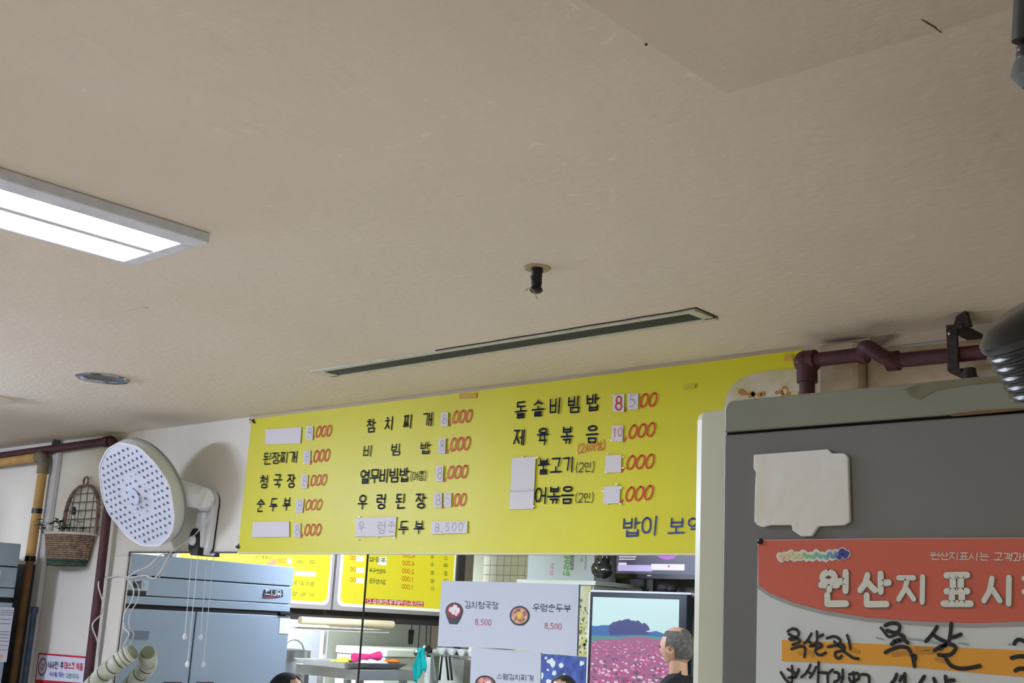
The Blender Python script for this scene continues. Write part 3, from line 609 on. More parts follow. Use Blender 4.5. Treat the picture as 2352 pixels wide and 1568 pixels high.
b = MB(); b.prism([half(math.pi*j/14, .82, zb+.004) for j in range(15)], (0, 0, .008)); b.build('basket_bottom', M_WICKG, BK)
b = MB(); b.prism([half(math.pi*j/14, .93, zr0-.02) for j in range(15)], (0, 0, .01)); b.build('soil', mat('moss', (60, 66, 48), .9, bump=.5), BK)
b = MB()
for k in (0, 1):
    b.tube([half(math.pi*j/40, 1.02, zr0)+Vec((0, 0, .004*math.sin(j*1.6+k*math.pi))) for j in range(41)], .0045, 6)
b.build('braided_rim', mat('pale_braid', (196, 190, 184), .8), BK, True)
# arched back
at = Wp(192, 1092, .02); ztop = at.z
def archp(t, z_off=0):
    x = cxb+.045-math.cos(t)*wb*.86*(1 if True else 0); z = zr0+(ztop-.05-zr0)*(math.sin(t)**.55); return Vec((x, YW-.022, z))
b = MB()
for k in range(3):
    b.tube([archp(math.pi*j/60)+Vec((.007*math.cos(j*.9+k*2.1), .006*math.sin(j*.9+k*2.1), 0)) for j in range(61)], .0055, 6)
b.build('arched_back', mat('arch_wicker', (150, 126, 112), .8, rgb2=(96, 78, 80), nscale=30), BK, True)
b = MB(); b.tube(arc((cxb+.045, YW-.022, ztop-.03), (1, 0, 0), (0, 0, 1), .022, 0, 2*math.pi, 16), .005, 6); b.build('hanging_loop', M_WICK, BK, True)
for i in range(5):
    z = zr0+.035+i*(ztop-zr0-.11)/4.4; h = min(.999, (z-zr0)/(ztop-.05-zr0)); t = math.asin(h**(1/.55)); hw_ = math.cos(t)*wb*.86
    b = MB(); b.tube([Vec((cxb+.045-hw_, YW-.022, z)), Vec((cxb+.045+hw_, YW-.022, z))], .0022, 6); b.build('back_wire', mat('dark_wire', (70, 66, 70), .5), BK)
for i in range(4):
    x = cxb+.045+(-.6+.4*i)*wb*.86; t = math.acos(max(-1, min(1, (cxb+.045-x)/(wb*.86)))); b = MB(); b.tube([Vec((x, YW-.02, zr0)), archp(t)], .0022, 6); b.build('back_wire', MATS['dark_wire'], BK)
# trailing plant
def leaf(c, d, up, L, W):
    d = Vec(d).normalized(); sd = d.cross(Vec(up)).normalized(); upn = sd.cross(d); prof = [(0, .1), (.2, .7), (.45, 1), (.7, .8), (.9, .35), (1, .02)]; vs = []; fs = []
    for t, ww in prof: vs += [c+d*L*t-sd*W*ww-upn*.15*L*t*t, c+d*L*t+upn*(.12*W-.15*L*t*t), c+d*L*t+sd*W*ww-upn*.15*L*t*t]
    for i in range(5): fs += [(3*i, 3*i+1, 3*i+4, 3*i+3), (3*i+1, 3*i+2, 3*i+5, 3*i+4)]
    return vs, fs
PL = empty('potted_plant', Vec((cxb, YW-.08, zr0-.01)), 'small dark green leafy plant growing in the hanging wicker basket', 'plant')
mlf = mat('dark_leaf', (66, 92, 72), .5, noise=.3, nscale=30)
for i in range(22):
    px, py = random.uniform(-.95, .8)*wb, random.uniform(-.09, -.02); px -= .015 if i < 8 else 0
    base = Vec((cxb+px, YW-.02+py-.02, zr0)); h = random.uniform(.02, .055)+(.03 if px < -.3*wb and i % 2 else 0); tip = base+Vec((random.uniform(-.03, .02), random.uniform(-.03, .01), h))
    b = MB(); b.tube([base, (base+tip)/2+Vec((0, 0, .006)), tip], .0014, 5); st = b.build('stem', mlf, PL)
    for s_ in (-1, 1):
        b = MB(); v_, f_ = leaf(tip, (s_*random.uniform(.5, 1), random.uniform(-.6, .1), random.uniform(-.1, .4)), (0, 0, 1), random.uniform(.03, .045), random.uniform(.009, .014)); b.add(v_, f_); b.build('leaf', mlf, st, True)
b = MB()
fb_ = Vec((cxb+.0, YW-.035, zr0+.115))
for i in range(5):
    v_, f_ = leaf(fb_, (math.cos(i*1.3), -.4, math.sin(i*1.3)+.3), (0, 0, 1), .028, .009); b.add(v_, f_)
b.tube([fb_, fb_+Vec((.0, .01, -.1))], .0014, 5); tag(b.build('dried_flower', mat('purple_flower', (58, 56, 84), .7)), 'small dark purple artificial flower tucked in the basket back', 'flower')

# ================================================================== NOTICES AND POSTERS
def sheet(name, pts, off, label, cat, m, group=None, th=.0015):
    P = [Wp(x, y, off) for x, y in pts]; cen = sum(P, Vec())/len(P); cen.z = min(p.z for p in P)
    R = empty(name, cen, label, cat, group); MB().prism(P, (0, th, 0)).build('sheet', m, R); return R
qn = lambda x, y: (x*.20279, 1250+y*.2028)
NS = sheet('mask_notice', [(90, 1500), (198, 1510), (188, 1600), (76, 1592)], .006, 'white and red mask notice on the wall, bottom left corner', 'notice', mat('notice_white', (214, 214, 226), .5))
mnr = mat('notice_red', (196, 34, 52), .5); mnk = mat('notice_ink', (52, 44, 74), .5); mnb = mat('notice_blue', (84, 96, 168), .5); mng = mat('notice_green', (84, 152, 130), .5)
def WW(q_, x, y, lay): return Wp(*q_(x, y), lay)
b = MB(); U = frame_of(WW(qn, 440, 1500, .008), WW(qn, 970, 1540, .008), WW(qn, 445, 1240, .008))
ribbon(b, [WW(qn, x, y, .0078) for x, y in ((400, 1540), (440, 1235), (972, 1278), (945, 1590))], U[2], U[3], .008); b.build('red_border', mnr, NS)
b = MB(); b.prism([WW(qn, x, y, .0078) for x, y in ((398, 1528), (950, 1568), (935, 1720), (380, 1680))], (0, .001, 0)); b.build('red_strip', mnr, NS)
b = MB(); write(b, '식사전·후', WW(qn, 535, 1400, .0085), WW(qn, 715, 1410, .0085), WW(qn, 542, 1325, .0085), .13, .1); b.build('lettering', mnk, NS)
b = MB(); write(b, '마스크 착용', WW(qn, 730, 1408, .0085), WW(qn, 935, 1425, .0085), WW(qn, 735, 1335, .0085), .14, .1); b.build('lettering', mnr, NS)
b = MB(); write(b, '식사할 때는', WW(qn, 555, 1490, .0085), WW(qn, 725, 1502, .0085), WW(qn, 560, 1440, .0085), .13, .1); b.build('lettering', mnb, NS)
b = MB(); write(b, '대화자제', WW(qn, 745, 1510, .0085), WW(qn, 885, 1522, .0085), WW(qn, 750, 1460, .0085), .13, .1); b.build('lettering', mng, NS)
b = MB(); cc = WW(qn, 480, 1385, .0085); rr_ = (WW(qn, 480, 1295, .0085)-cc).length
ribbon(b, [cc+Vec((math.cos(t)*rr_*1.0, 0, math.sin(t)*rr_)) for t in [2*math.pi*i/24 for i in range(25)]], Vec((1, 0, 0)), Vec((0, 0, 1)), .009)
ribbon(b, [cc+Vec((-rr_*.4, 0, 0)), cc+Vec((0, 0, -rr_*.45)), cc+Vec((rr_*.55, 0, rr_*.5))], Vec((1, 0, 0)), Vec((0, 0, 1)), .006); ribbon(b, [cc+Vec((-rr_*.5, 0, rr_*.35)), cc+Vec((rr_*.1, 0, rr_*.2))], Vec((1, 0, 0)), Vec((0, 0, 1)), .005); b.build('round_mark', mat('notice_mark', (120, 100, 110), .5), NS)

q7 = lambda x, y: (980+x*.20916, 1240+y*.20918)
def bowl(R, cx, cy, rx, ry, depth, soup, bits, lay, qf=q7):
    """printed black stone bowl seen from above: rim, body, soup, pieces"""
    c = WW(qf, cx, cy, lay); rxw = abs(WW(qf, cx+rx, cy, lay).x-c.x); rzw = abs(WW(qf, cx, cy-ry, lay).z-c.z); dz = abs(WW(qf, cx, cy+depth, lay).z-c.z)
    E = lambda k, l, z=0, s=1: [Vec((c.x+math.cos(t)*rxw*k*s, YW-lay-l, c.z+z+math.sin(t)*rzw*k)) for t in [2*math.pi*i/24 for i in range(24)]]
    b = MB(); b.prism([Vec((c.x-rxw, YW-lay, c.z)), Vec((c.x-rxw*.8, YW-lay, c.z-dz*.75)), Vec((c.x-rxw*.45, YW-lay, c.z-dz-rzw*.45)), Vec((c.x+rxw*.45, YW-lay, c.z-dz-rzw*.45)), Vec((c.x+rxw*.8, YW-lay, c.z-dz*.75)), Vec((c.x+rxw, YW-lay, c.z))], (0, .0004, 0)); b.build('printed_bowl', mat('bowl_print', (52, 56, 66), .5, noise=.3, nscale=40), R)
    b = MB(); b.prism(E(1, .0004), (0, .0003, 0)); b.build('printed_rim', mat('rim_print', (34, 36, 46), .5), R)
    b = MB(); b.prism(E(.84, .0008), (0, .0003, 0)); b.build('printed_soup', soup, R)
    for i, (dx, dy, r, m_) in enumerate(bits):
        p = Vec((c.x+dx*rxw, YW-lay-.0012-.0001*i, c.z+dy*rzw)); b = MB(); b.prism([p+Vec((math.cos(k*1.05+i)*r*rxw*random.uniform(.75, 1.1), 0, math.sin(k*1.05+i)*r*rxw*random.uniform(.7, 1))) for k in range(6)], (0, .0001, 0)); b.build('printed_morsel', m_, R)
mso = mat('red_soup', (150, 38, 46), .5, rgb2=(120, 34, 40), nscale=60); mtofu = mat('tofu_print', (222, 212, 214), .5); mcream = mat('cream_soup', (206, 182, 150), .5, rgb2=(170, 120, 90), nscale=60); mmeat = mat('meat_print', (172, 92, 80), .5); myolk = mat('yolk_print', (228, 178, 50), .5); mgr = mat('herb_print', (84, 96, 50), .5)
mtx = mat('poster_ink', (36, 40, 58), .5); mrd = mat('poster_red', (176, 44, 70), .5)
O1, O2 = .0095, .0115
def Tw(R, q_, text, bl, br, tl, m, wt, gap, lay): Letters(text, WW(q_, *bl, lay), WW(q_, *br, lay), WW(q_, *tl, lay), wt, gap, .004).build('lettering', m, R)
A = sheet('menu_poster', [q7(165, 445), q7(880, 462), q7(858, 1190), q7(118, 1165)], O1, 'white menu sheet with a red stew bowl, left of the pair on the mirror', 'poster', M_PAPER2)
Tw(A, q7, '김치청국장', (415, 745), (785, 757), (418, 672), mtx, .1, .12, O1+.001); Tw(A, q7, '8,500', (527, 925), (708, 936), (532, 865), mrd, .11, .16, O1+.001)
bowl(A, 302, 780, 97, 95, 100, mso, [(-.35, .15, .3, mtofu), (.1, .35, .33, mtofu), (.45, .1, .28, mtofu), (-.05, -.15, .25, mtofu), (.3, -.3, .2, mtofu)], O1+.001)
B_ = sheet('menu_poster', [q7(880, 462), q7(1672, 487), q7(1648, 1270), q7(856, 1190)], O1+.0004, 'white menu sheet with a pale soup bowl, right of the pair on the mirror', 'poster', M_PAPER2)
Tw(B_, q7, '우렁순두부', (1163, 780), (1580, 790), (1168, 702), mtx, .1, .12, O1+.0015); Tw(B_, q7, '8,500', (1290, 968), (1478, 980), (1295, 908), mrd, .11, .16, O1+.0015)
bowl(B_, 1020, 830, 110, 108, 55, mcream, [(0, .05, .3, myolk), (.5, .3, .22, mmeat), (.6, .1, .15, mmeat), (-.3, .55, .2, mmeat), (-.05, .55, .14, mgr), (-.5, .3, .14, mmeat), (-.35, -.3, .12, mmeat), (.1, -.5, .12, mmeat), (.45, -.35, .1, mgr), (-.1, -.45, .08, mmeat), (.7, -.1, .1, mtofu)], O1+.0015)
C_ = sheet('menu_poster', [q7(492, 1180), q7(1255, 1235), q7(1240, 1900), q7(462, 1880)], .0082, 'white menu sheet with a ham stew bowl, hung below the pair', 'poster', M_PAPER2)
Tw(C_, q7, '스팸김치찌개', (765, 1525), (1168, 1548), (770, 1465), mtx, .1, .1, .0092)
bowl(C_, 645, 1580, 115, 95, 60, mat('stew_print', (196, 130, 112), .5, rgb2=(150, 90, 80), nscale=50), [(-.35, .3, .28, mat('ham_print', (222, 150, 140), .5)), (.1, .35, .2, mtofu), (.4, .2, .22, mat('onion_print', (226, 206, 200), .5)), (-.1, 0, .2, mmeat), (.1, .45, .08, mrd)], .0092)
Tw(C_, q7, '8,500', (880, 1740), (1070, 1750), (885, 1680), mrd, .11, .16, .0092)

# ribbed hose end beside the mirror
hp = [Wp(190, 1600, .1), Wp(225, 1560, .1), Wp(262, 1527, .09), Wp(285, 1510, .065), Wp(303, 1498, .046)]
sp_ = spline(hp, 14); R_ = []
for i in range(len(sp_)): R_.append(.037+(.003 if i % 7 in (0, 1, 2, 3, 4) else -.003))
R_[-1] = .033
H = empty('ribbed_hose', hp[0], 'cream ribbed hose bending up against the left edge of the mirror', 'hose')
b = MB(); b.tube(sp_, R_, 20); b.build('hose_body', mat('hose_cream', (205, 203, 190), .6, rgb2=(160, 166, 140), nscale=14), H, True)
for i in range(5, len(sp_)-3, 7):
    t_ = (sp_[i+1]-sp_[i]).normalized(); b = MB(); b.tube([sp_[i]+t_*.001, sp_[i]+t_*.005], .0362, 20); b.build('groove', mat('hose_groove', (70, 78, 62), .8), H, True)
b = MB(); b.tube([sp_[-1], sp_[-1]+(sp_[-1]-sp_[-2]).normalized()*.012], [.033, .029], 20); b.build('hose_mouth', mat('hose_inner', (118, 124, 96), .7), H, True)

# ================================================================== NEAR GREY REFRIGERATOR (right foreground)
DF = 1.30
def Fp(px, py, off=0): return hit(px, py, 1, DF-off)
top = Fp(1675, 925).z; xl_ = Fp(1583, 1200).x; xd = Fp(1673, 1200).x; xr_ = -.02
NF = empty('tall_refrigerator', ((xl_+xr_)/2, DF+.33, 0), 'tall cream and grey refrigerator close by at the right, plastered with notices', 'refrigerator')
b = MB(); b.box((xl_, DF+.005, .02), (xr_, DF+.66, top-.004)); b.build('cabinet', M_CREAM, NF, bevel=.014)
M_GD = mat('grey_door_enamel', (106, 108, 110), .35, rgb2=(99, 102, 102), nscale=3)
zl = Fp(1675, 995, .012).z
def roundrect(x0, x1, z0, z1, r, y, corners='tl'):
    P = [Vec((x0, y, z0)), Vec((x1, y, z0)), Vec((x1, y, z1))]
    P += [Vec((x0+r-math.sin(t)*r, y, z1-r+math.cos(t)*r)) for t in [math.pi/2*i/6 for i in range(7)]]; return P
b = MB(); b.prism(roundrect(xd, xr_, zl+.0018, top, .012, DF-.012), (0, .03, 0)); b.build('top_cap', mat('grey_cap_enamel', (124, 130, 122), .35, rgb2=(116, 120, 106), nscale=4), NF, bevel=.002)
b = MB(); b.prism([Vec((xd, DF-.012, .06)), Vec((xr_, DF-.012, .06)), Vec((xr_, DF-.012, zl-.0018)), Vec((xd, DF-.012, zl-.0018))], (0, .03, 0)); b.build('door', M_GD, NF, bevel=.002)
b = MB(); b.box((xd+.001, DF-.006, zl-.003), (xr_, DF+.004, zl+.003)); b.box((xd-.0025, DF-.002, .05), (xd+.003, DF+.006, top-.01)); b.build('door_gap', M_DARK, NF)
# rust / grime patch on cap
p = Fp(2090, 905, .0127)
b = MB(); b.prism([Fp(x, y, .0127) for x, y in ((2075, 893), (2110, 882), (2200, 872), (2330, 864), (2330, 874), (2220, 884), (2150, 896), (2112, 917), (2095, 912))], (0, .0004, 0)); b.build('grime', mat('olive_grime', (100, 98, 72), .6, rgb2=(118, 118, 100), nscale=30), NF)
b = MB(); b.prism([Fp(x, y, .0127) for x, y in ((2180, 953), (2240, 943), (2300, 939), (2350, 937), (2350, 941), (2280, 948), (2190, 956))], (0, .0004, 0)); b.build('grime', mat('rust_grime', (108, 86, 52), .7), NF)
# white foam / torn card stuck on the door
q9 = lambda x, y: (1550+x*.341, 880+y*.341)
poly = [(530, 480), (780, 462), (1030, 443), (1055, 470), (1140, 470), (1165, 495), (1172, 720), (1178, 930), (1140, 955), (965, 962), (940, 1000), (920, 1028), (850, 1030), (790, 990), (785, 955), (640, 955), (590, 968), (555, 955), (533, 930), (538, 700), (545, 600), (528, 570)]
b = MB(); P = [Fp(*q9(x, y), .018) for x, y in poly]; b.prism(P, (0, .0055, 0))
tag(b.build('torn_card', mat('torn_white_card', (222, 226, 232), .8, rgb2=(212, 210, 200), nscale=6, bump=.12, bscale=60), None, bevel=.0012), 'torn white card with a curled top right corner, stuck on the near refrigerator', 'card')
# food-origin notice
qp = lambda x, y: (1550+x*.341, 1220+y*.341)
OR = empty('origin_notice', Fp(2000, 1560, .012), 'red and white food-origin notice with black handwriting on the near refrigerator', 'poster')
PO = .0155
def polyF(pts, off, m, name, par=OR, th=.0006, qf=qp): b = MB(); b.prism([Fp(*qf(x, y), off) for x, y in pts], (0, th, 0)); return b.build(name, m, par)
polyF([(560, 75), (575, 62), (595, 57), (1500, 45), (2900, 40), (2900, 1500), (530, 1500), (546, 1000)], PO, mat('notice_card', (196, 204, 206), .45), 'card', th=.0015)
curve = [(2900, 560), (2600, 590), (2352, 607), (2000, 618), (1700, 608), (1300, 580), (1000, 530), (800, 478), (640, 415), (562, 360)]
polyF([(562, 350), (560, 100), (572, 72), (600, 60), (1500, 48), (2900, 43)]+[(x, y) for x, y in curve], PO+.0006, mat('notice_orange_red', (190, 92, 74), .45), 'red_header')
b = MB(); U, V_, e1, e2 = frame_of(Fp(1700, 1500, PO), Fp(2300, 1500, PO), Fp(1700, 1300, PO))
ribbon(b, [Fp(*qp(x, y+14), PO+.0009) for x, y in reversed(curve)], e1, e2, .0042); b.build('grey_swoosh', mat('swoosh_grey', (150, 150, 150), .5), OR)
polyF([(722, 730), (1500, 765), (2352, 802), (2900, 830), (2900, 1010), (2352, 980), (1500, 905), (720, 870)], PO+.0006, mat('amber_band', (214, 152, 48), .45), 'amber_band')
q6 = lambda x, y: (1740+x*.2602, 1230+y*.2602)
def TF(text, q_, bl, br, tl, m, wt, gap, off, name='lettering', jit=.003):
    b = MB(); write(b, text, Fp(*q_(*bl), off), Fp(*q_(*br), off), Fp(*q_(*tl), off), wt, gap, jit); return b.build(name, m, OR)
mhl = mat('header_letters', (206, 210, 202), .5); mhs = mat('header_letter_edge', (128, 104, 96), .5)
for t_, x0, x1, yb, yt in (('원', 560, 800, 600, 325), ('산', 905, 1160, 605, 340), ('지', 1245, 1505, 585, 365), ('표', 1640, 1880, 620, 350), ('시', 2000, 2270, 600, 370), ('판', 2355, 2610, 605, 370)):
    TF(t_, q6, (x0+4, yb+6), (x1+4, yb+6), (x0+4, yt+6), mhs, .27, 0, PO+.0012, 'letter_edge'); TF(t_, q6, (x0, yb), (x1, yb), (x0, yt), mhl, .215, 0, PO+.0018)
TF('원산지표시는', q6, (1525, 208), (2040, 215), (1528, 148), mhl, .13, .05, PO+.0012); TF('고객과의', q6, (2085, 218), (2420, 222), (2088, 152), mhl, .13, .05, PO+.0012)
cols = [(214, 190, 150), (196, 200, 150), (120, 190, 140), (110, 180, 170), (110, 150, 190), (50, 60, 140)]
b = MB()
for i in range(34): pass
wob = [(195+i*17, 178+18*math.sin(i*1.9)+10*math.sin(i*.9)-(i > 28)*28*abs(math.sin(i))) for i in range(36)]
ribbon(b, [Fp(*q6(x, y), PO+.0010) for x, y in wob], e1, e2, .0095); b.build('logo_outline', mhl, OR)
for k in range(6):
    seg = wob[k*6:k*6+7]; b = MB(); ribbon(b, [Fp(*q6(x, y+8*math.sin(i*2)), PO+.0015) for i, (x, y) in enumerate(seg)], e1, e2, .0035 if k < 5 else .006); b.build('logo_stroke', mat('logo_%d' % k, cols[k], .5), OR)
# black brush handwriting
q77 = lambda x, y: (1780+x*.2432, 1400+y*.2432)
hand = [  # word 1
 [(120, 205), (160, 180), (200, 185), (222, 215), (215, 250), (170, 262), (135, 275)], [(130, 230), (165, 250), (205, 265), (235, 300), (165, 330)], [(155, 370), (230, 345), (275, 350), (285, 395), (278, 445)], [(150, 285), (215, 270)],
 [(345, 225), (305, 290), (275, 318)], [(310, 285), (350, 330), (395, 350)], [(395, 205), (398, 290), (375, 320)], [(400, 262), (455, 235)], [(330, 345), (420, 320), (440, 345), (380, 380), (400, 420), (440, 425), (480, 405)],
 [(490, 270), (545, 252), (590, 262), (620, 300), (585, 330), (500, 350)], [(560, 300), (600, 340), (650, 370)], [(565, 340), (640, 330), (650, 380), (575, 400), (570, 440), (600, 460), (630, 435)], [(682, 240), (700, 300), (712, 370)], [(650, 395), (700, 430), (740, 455), (788, 462)],
 # word 2
 [(1000, 170), (1030, 205), (1060, 245), (1090, 255), (1140, 235)], [(1040, 150), (1090, 128), (1150, 130), (1178, 160), (1165, 205), (1120, 215), (1060, 195)], [(1140, 215), (1210, 250), (1215, 280), (1150, 300), (1100, 325)], [(1120, 300), (1200, 280), (1255, 312)], [(1042, 402), (1120, 365), (1190, 348), (1250, 360), (1280, 400), (1300, 450), (1318, 535)], [(1290, 430), (1325, 440), (1310, 500)],
 [(1530, 160), (1490, 225), (1425, 298)], [(1490, 232), (1550, 275), (1610, 300)], [(1665, 130), (1660, 200), (1645, 290)], [(1655, 262), (1700, 255), (1755, 232)], [(1560, 370), (1620, 325), (1690, 338), (1702, 375), (1660, 420), (1600, 430), (1545, 425)], [(1600, 430), (1625, 480), (1660, 525), (1730, 552), (1820, 552), (1935, 530)], [(1508, 385), (1560, 350), (1610, 335)],
 [(2260, 320), (2290, 285), (2340, 290), (2390, 330)], [(2235, 455), (2300, 440), (2380, 440)], [(2270, 575), (2310, 555), (2400, 560)],
 # word 3
 [(55, 590), (100, 660), (140, 691)], [(160, 530), (165, 600), (160, 680)], [(120, 560), (200, 600), (225, 560)], [(130, 640), (200, 630)], [(225, 575), (190, 640)],
 [(335, 520), (300, 590), (250, 635)], [(300, 580), (350, 610)], [(390, 540), (360, 600), (330, 640)], [(412, 495), (410, 600), (405, 700)], [(415, 590), (485, 595)],
 [(545, 565), (500, 610), (500, 700)], [(560, 590), (600, 600), (600, 660), (560, 680)], [(640, 565), (640, 640), (620, 700)], [(600, 640), (640, 640)], [(700, 610), (780, 600), (790, 650), (720, 680), (700, 640)], [(740, 590), (750, 691)], [(820, 610), (880, 620), (890, 691)],
 [(1150, 610), (1130, 660), (1100, 695)], [(1200, 630), (1180, 670)], [(1225, 605), (1225, 700)], [(1410, 630), (1370, 691)], [(1500, 650), (1520, 700)], [(1610, 630), (1620, 700)], [(1640, 670), (1690, 665)]]
b = MB()
for st in hand:
    pts = spline([Fp(*q77(x, y), PO+.0014) for x, y in st], 4); ribbon(b, pts, e1, e2, .0042 if st[0][0] > 1000 else .0033)
b.build('handwriting', M_BLKM, OR)
b = MB()
for st in [[(960, 262), (1020, 280)], [(1270, 275), (1400, 290), (1500, 310), (1640, 320)], [(1730, 315), (1820, 325)], [(2210, 325), (2270, 330)]]: ribbon(b, spline([Fp(*q77(x, y), PO+.0012) for x, y in st], 4), e1, e2, .0018)
tag(b.build('smudge', mat('wiped_ink', (140, 158, 170), .6), OR), kind='stuff')
b = MB()
for st in [[(225, 410), (330, 400), (350, 430)], [(1115, 425), (1250, 405), (1500, 395)], [(1330, 360), (1480, 372)], [(720, 385), (785, 392)], [(1520, 465), (1600, 490)]]: ribbon(b, spline([Fp(*q77(x, y), PO+.0012) for x, y in st], 4), e1, e2, .004)
tag(b.build('smudge', mat('wiped_ink_brown', (176, 128, 44), .6), OR), kind='stuff')
b = MB(); b.lathe(Fp(1746, 1243, PO+.001), (0, -1, 0), [(0, -.001), (.004, -.001), (.0035, .002), (0, .003)], 12); b.build('pin', M_BLK, OR, True)
# white crumpled bag on the fridge top
b = MB(); pc = hit(2100, 885, 1, DF+.45)
N = 22
for i in range(N):
    for j in range(11):
        t = i/(N-1); s_ = j/10; x = pc.x-.10+.22*t; y = DF+.36+.2*s_
        h = .075*math.sin(math.pi*t)**.6*math.sin(math.pi*s_)**.5+random.uniform(-.004, .004)*(0 < i < N-1)*(0 < j < 10); b.v.append(Vec((x, y, top-.004+max(0, h))))
for i in range(N-1):
    for j in range(10): b.f.append((i*11+j, (i+1)*11+j, (i+1)*11+j+1, i*11+j+1))
tag(b.build('plastic_bag', mat('white_bag', (214, 214, 202), .5, bump=.4, bscale=40), None, True), 'crumpled white plastic bag lying on top of the near refrigerator', 'bag')

# flexible extractor duct hanging beyond the right edge: corrugated black hood end, arm joint above
du = empty('extractor_duct', Vec((0, 0, 0)), 'shiny black ribbed extractor duct hanging at the right edge of the picture', 'duct')
dd = .62
def Dp(px, py, k=0): return EYE+ray(px, py)*(dd+k)
A0, A1 = Dp(2396, 742), Dp(2466, 866)
axd = (A1-A0).normalized(); du.location = A1; WLOC[du.name_full] = A1.copy()
Rb = 152/FPX*dd
prof = [(.004, -.012), (Rb*.75, -.010), (Rb*.97, -.003)]
L_ = (A1-A0).length; nr = 5
for i in range(nr*8+1):
    t = i/(nr*8); prof.append((Rb*(1-.0*t)*(.955+.022*math.cos(2*math.pi*t*nr)-.02*t), t*L_*.86))
prof += [(Rb*.9, L_*.9), (Rb*.93, L_*.93), (Rb*.8, L_*1.02), (.004, L_*1.05)]
b = MB(); b.lathe(A0, axd, prof, 40); b.build('ribbed_sleeve', mat('glossy_black_duct', (14, 18, 22), .24, spec=.45), du, True)
T0, T1 = Dp(2385, -60), Dp(2372, 95)
mdk = mat('dark_green_arm', (34, 34, 22), .5, rgb2=(20, 18, 18), nscale=30)
b = MB(); b.tube([T0, T1], [Rb*.33, Rb*.3], 18); b.build('arm', mdk, du, True)
b = MB(); b.ball(Dp(2362, 112), Rb*.17, 14); b.ball(Dp(2378, 130), Rb*.28, 14); b.build('arm_joint', mat('purple_black', (36, 30, 40), .4), du, True)
b = MB(); b.lathe(Dp(2385, 150), (T1-T0).normalized(), [(0, -.012), (Rb*.25, -.01), (Rb*.36, .0), (Rb*.38, .006), (Rb*.2, .012), (0, .012)], 20); b.build('clamp_collar', mat('grey_collar', (90, 98, 98), .4), du, True)
b = MB(); b.tube([Dp(2400, 155), Dp(2480, 350), Dp(2480, 560), Dp(2420, 740)], Rb*.25, 14); b.build('hose', mdk, du, True)
b = MB(); b.tube([T0, T0+(T0-T1).normalized()*.001, Vec((T0.x+.02, T0.y, CEIL))], Rb*.33, 14); b.build('ceiling_pipe', mdk, du, True)

# ================================================================== THINGS SEEN IN THE MIRROR (real things standing in the room)
XF = -5.78                                        # front of the left refrigerator, facing the room
q5 = lambda x, y: (280+x*.20916, 1240+y*.20918)
def FX(x, y, off=0, qf=q5): return VX(*qf(x, y), XF+off)
ztp = FX(1890, 297).z; yn = 2.722; yf = FX(1905, 400).y
LF = empty('catering_refrigerator', (XF-.35, (yn+yf)/2, 0), 'wide steel-blue two-door catering refrigerator at far left, its front in the mirror', 'refrigerator')
b = MB(); b.box((XF-.74, yf, .1), (XF-.03, yn, ztp-.004)); b.build('cabinet', M_FRGD, LF)
z_a, z_b, z_c = FX(1100, 455).z, FX(1000, 655).z, FX(1000, 770).z
def front(z0, z1, y0, y1, name, m, th=.03, x=XF): b = MB(); b.box((x-th, y0, z0), (x, y1, z1)); return b.build(name, m, LF, bevel=.003)
front(z_a+.003, ztp, yf, yn, 'top_panel', M_FRG); front(z_b+.002, z_a-.003, yf+.004, yn, 'control_fascia', M_FRG, .032); front(z_c+.012, z_b-.002, yf+.004, yn, 'lower_fascia', M_FRG, .03)
ysp = FX(815, 1000).y
zd = z_c-.012
dr1 = front(.95, zd, ysp+.004, yn, 'door', M_FRG, .045); dr2 = front(.95, zd, yf, ysp-.004, 'door', M_FRG, .045)
dr3 = front(.14, .935, ysp+.004, yn, 'door', M_FRG, .045); dr4 = front(.14, .935, yf, ysp-.004, 'door', M_FRG, .045)
zh = FX(900, 1556).z
for dr, y0, y1 in ((dr1, FX(480, 1556).y, FX(672, 1556).y), (dr2, FX(838, 1556).y, FX(1020, 1556).y)):
    b = MB(); b.box((XF-.002, min(y0, y1), zh-.16), (XF+.012, max(y0, y1), zh)); b.build('handle', M_BLK, dr, bevel=.003)
b = MB(); b.box((XF-.04, yf+.01, z_c-.013), (XF-.006, yn-.01, z_c+.013)); b.box((XF-.04, ysp-.006, .15), (XF-.012, ysp+.006, zd)); b.build('door_gap', M_DARK, LF)
p1, p2 = FX(135, 432), FX(298, 560); p1.y = 2.64; b = MB(); b.box((XF-.002, p1.y, p2.z), (XF+.006, p2.y, p1.z)); cp = b.build('control_panel', mat('panel_pale', (190, 200, 205), .4), LF, bevel=.002)
p1, p2 = FX(142, 450), FX(176, 530); b = MB(); b.box((XF+.005, p1.y, p2.z), (XF+.009, p2.y, p1.z)); b.build('display', M_BLK, cp)
pd = FX(228, 490, .006); b = MB(); b.lathe(pd, (1, 0, 0), [(.0, -.001), (.022, -.001), (.022, .003), (.016, .012), (0, .013)], 20); b.build('dial', mat('dial_grey', (140, 146, 150), .4), cp, True)
b = MB(); b.box((pd.x+.012, pd.y-.003, pd.z-.014), (pd.x+.017, pd.y+.003, pd.z+.014)); b.build('dial_grip', M_WHITE, cp)
p1, p2 = FX(138, 556), FX(280, 608); p1.y = 2.62; b = MB(); b.box((XF-.002, p1.y, p2.z), (XF+.006, p2.y, p1.z)); b.build('label_plate', M_BLK, LF, bevel=.002)
p1, p2 = FX(120, 992), FX(312, 1095); b = MB(); b.box((XF-.001, p1.y, p2.z), (XF+.002, p2.y, p1.z)); b.build('grey_sticker', mat('grey_sticker', (112, 126, 136), .6), dr1)
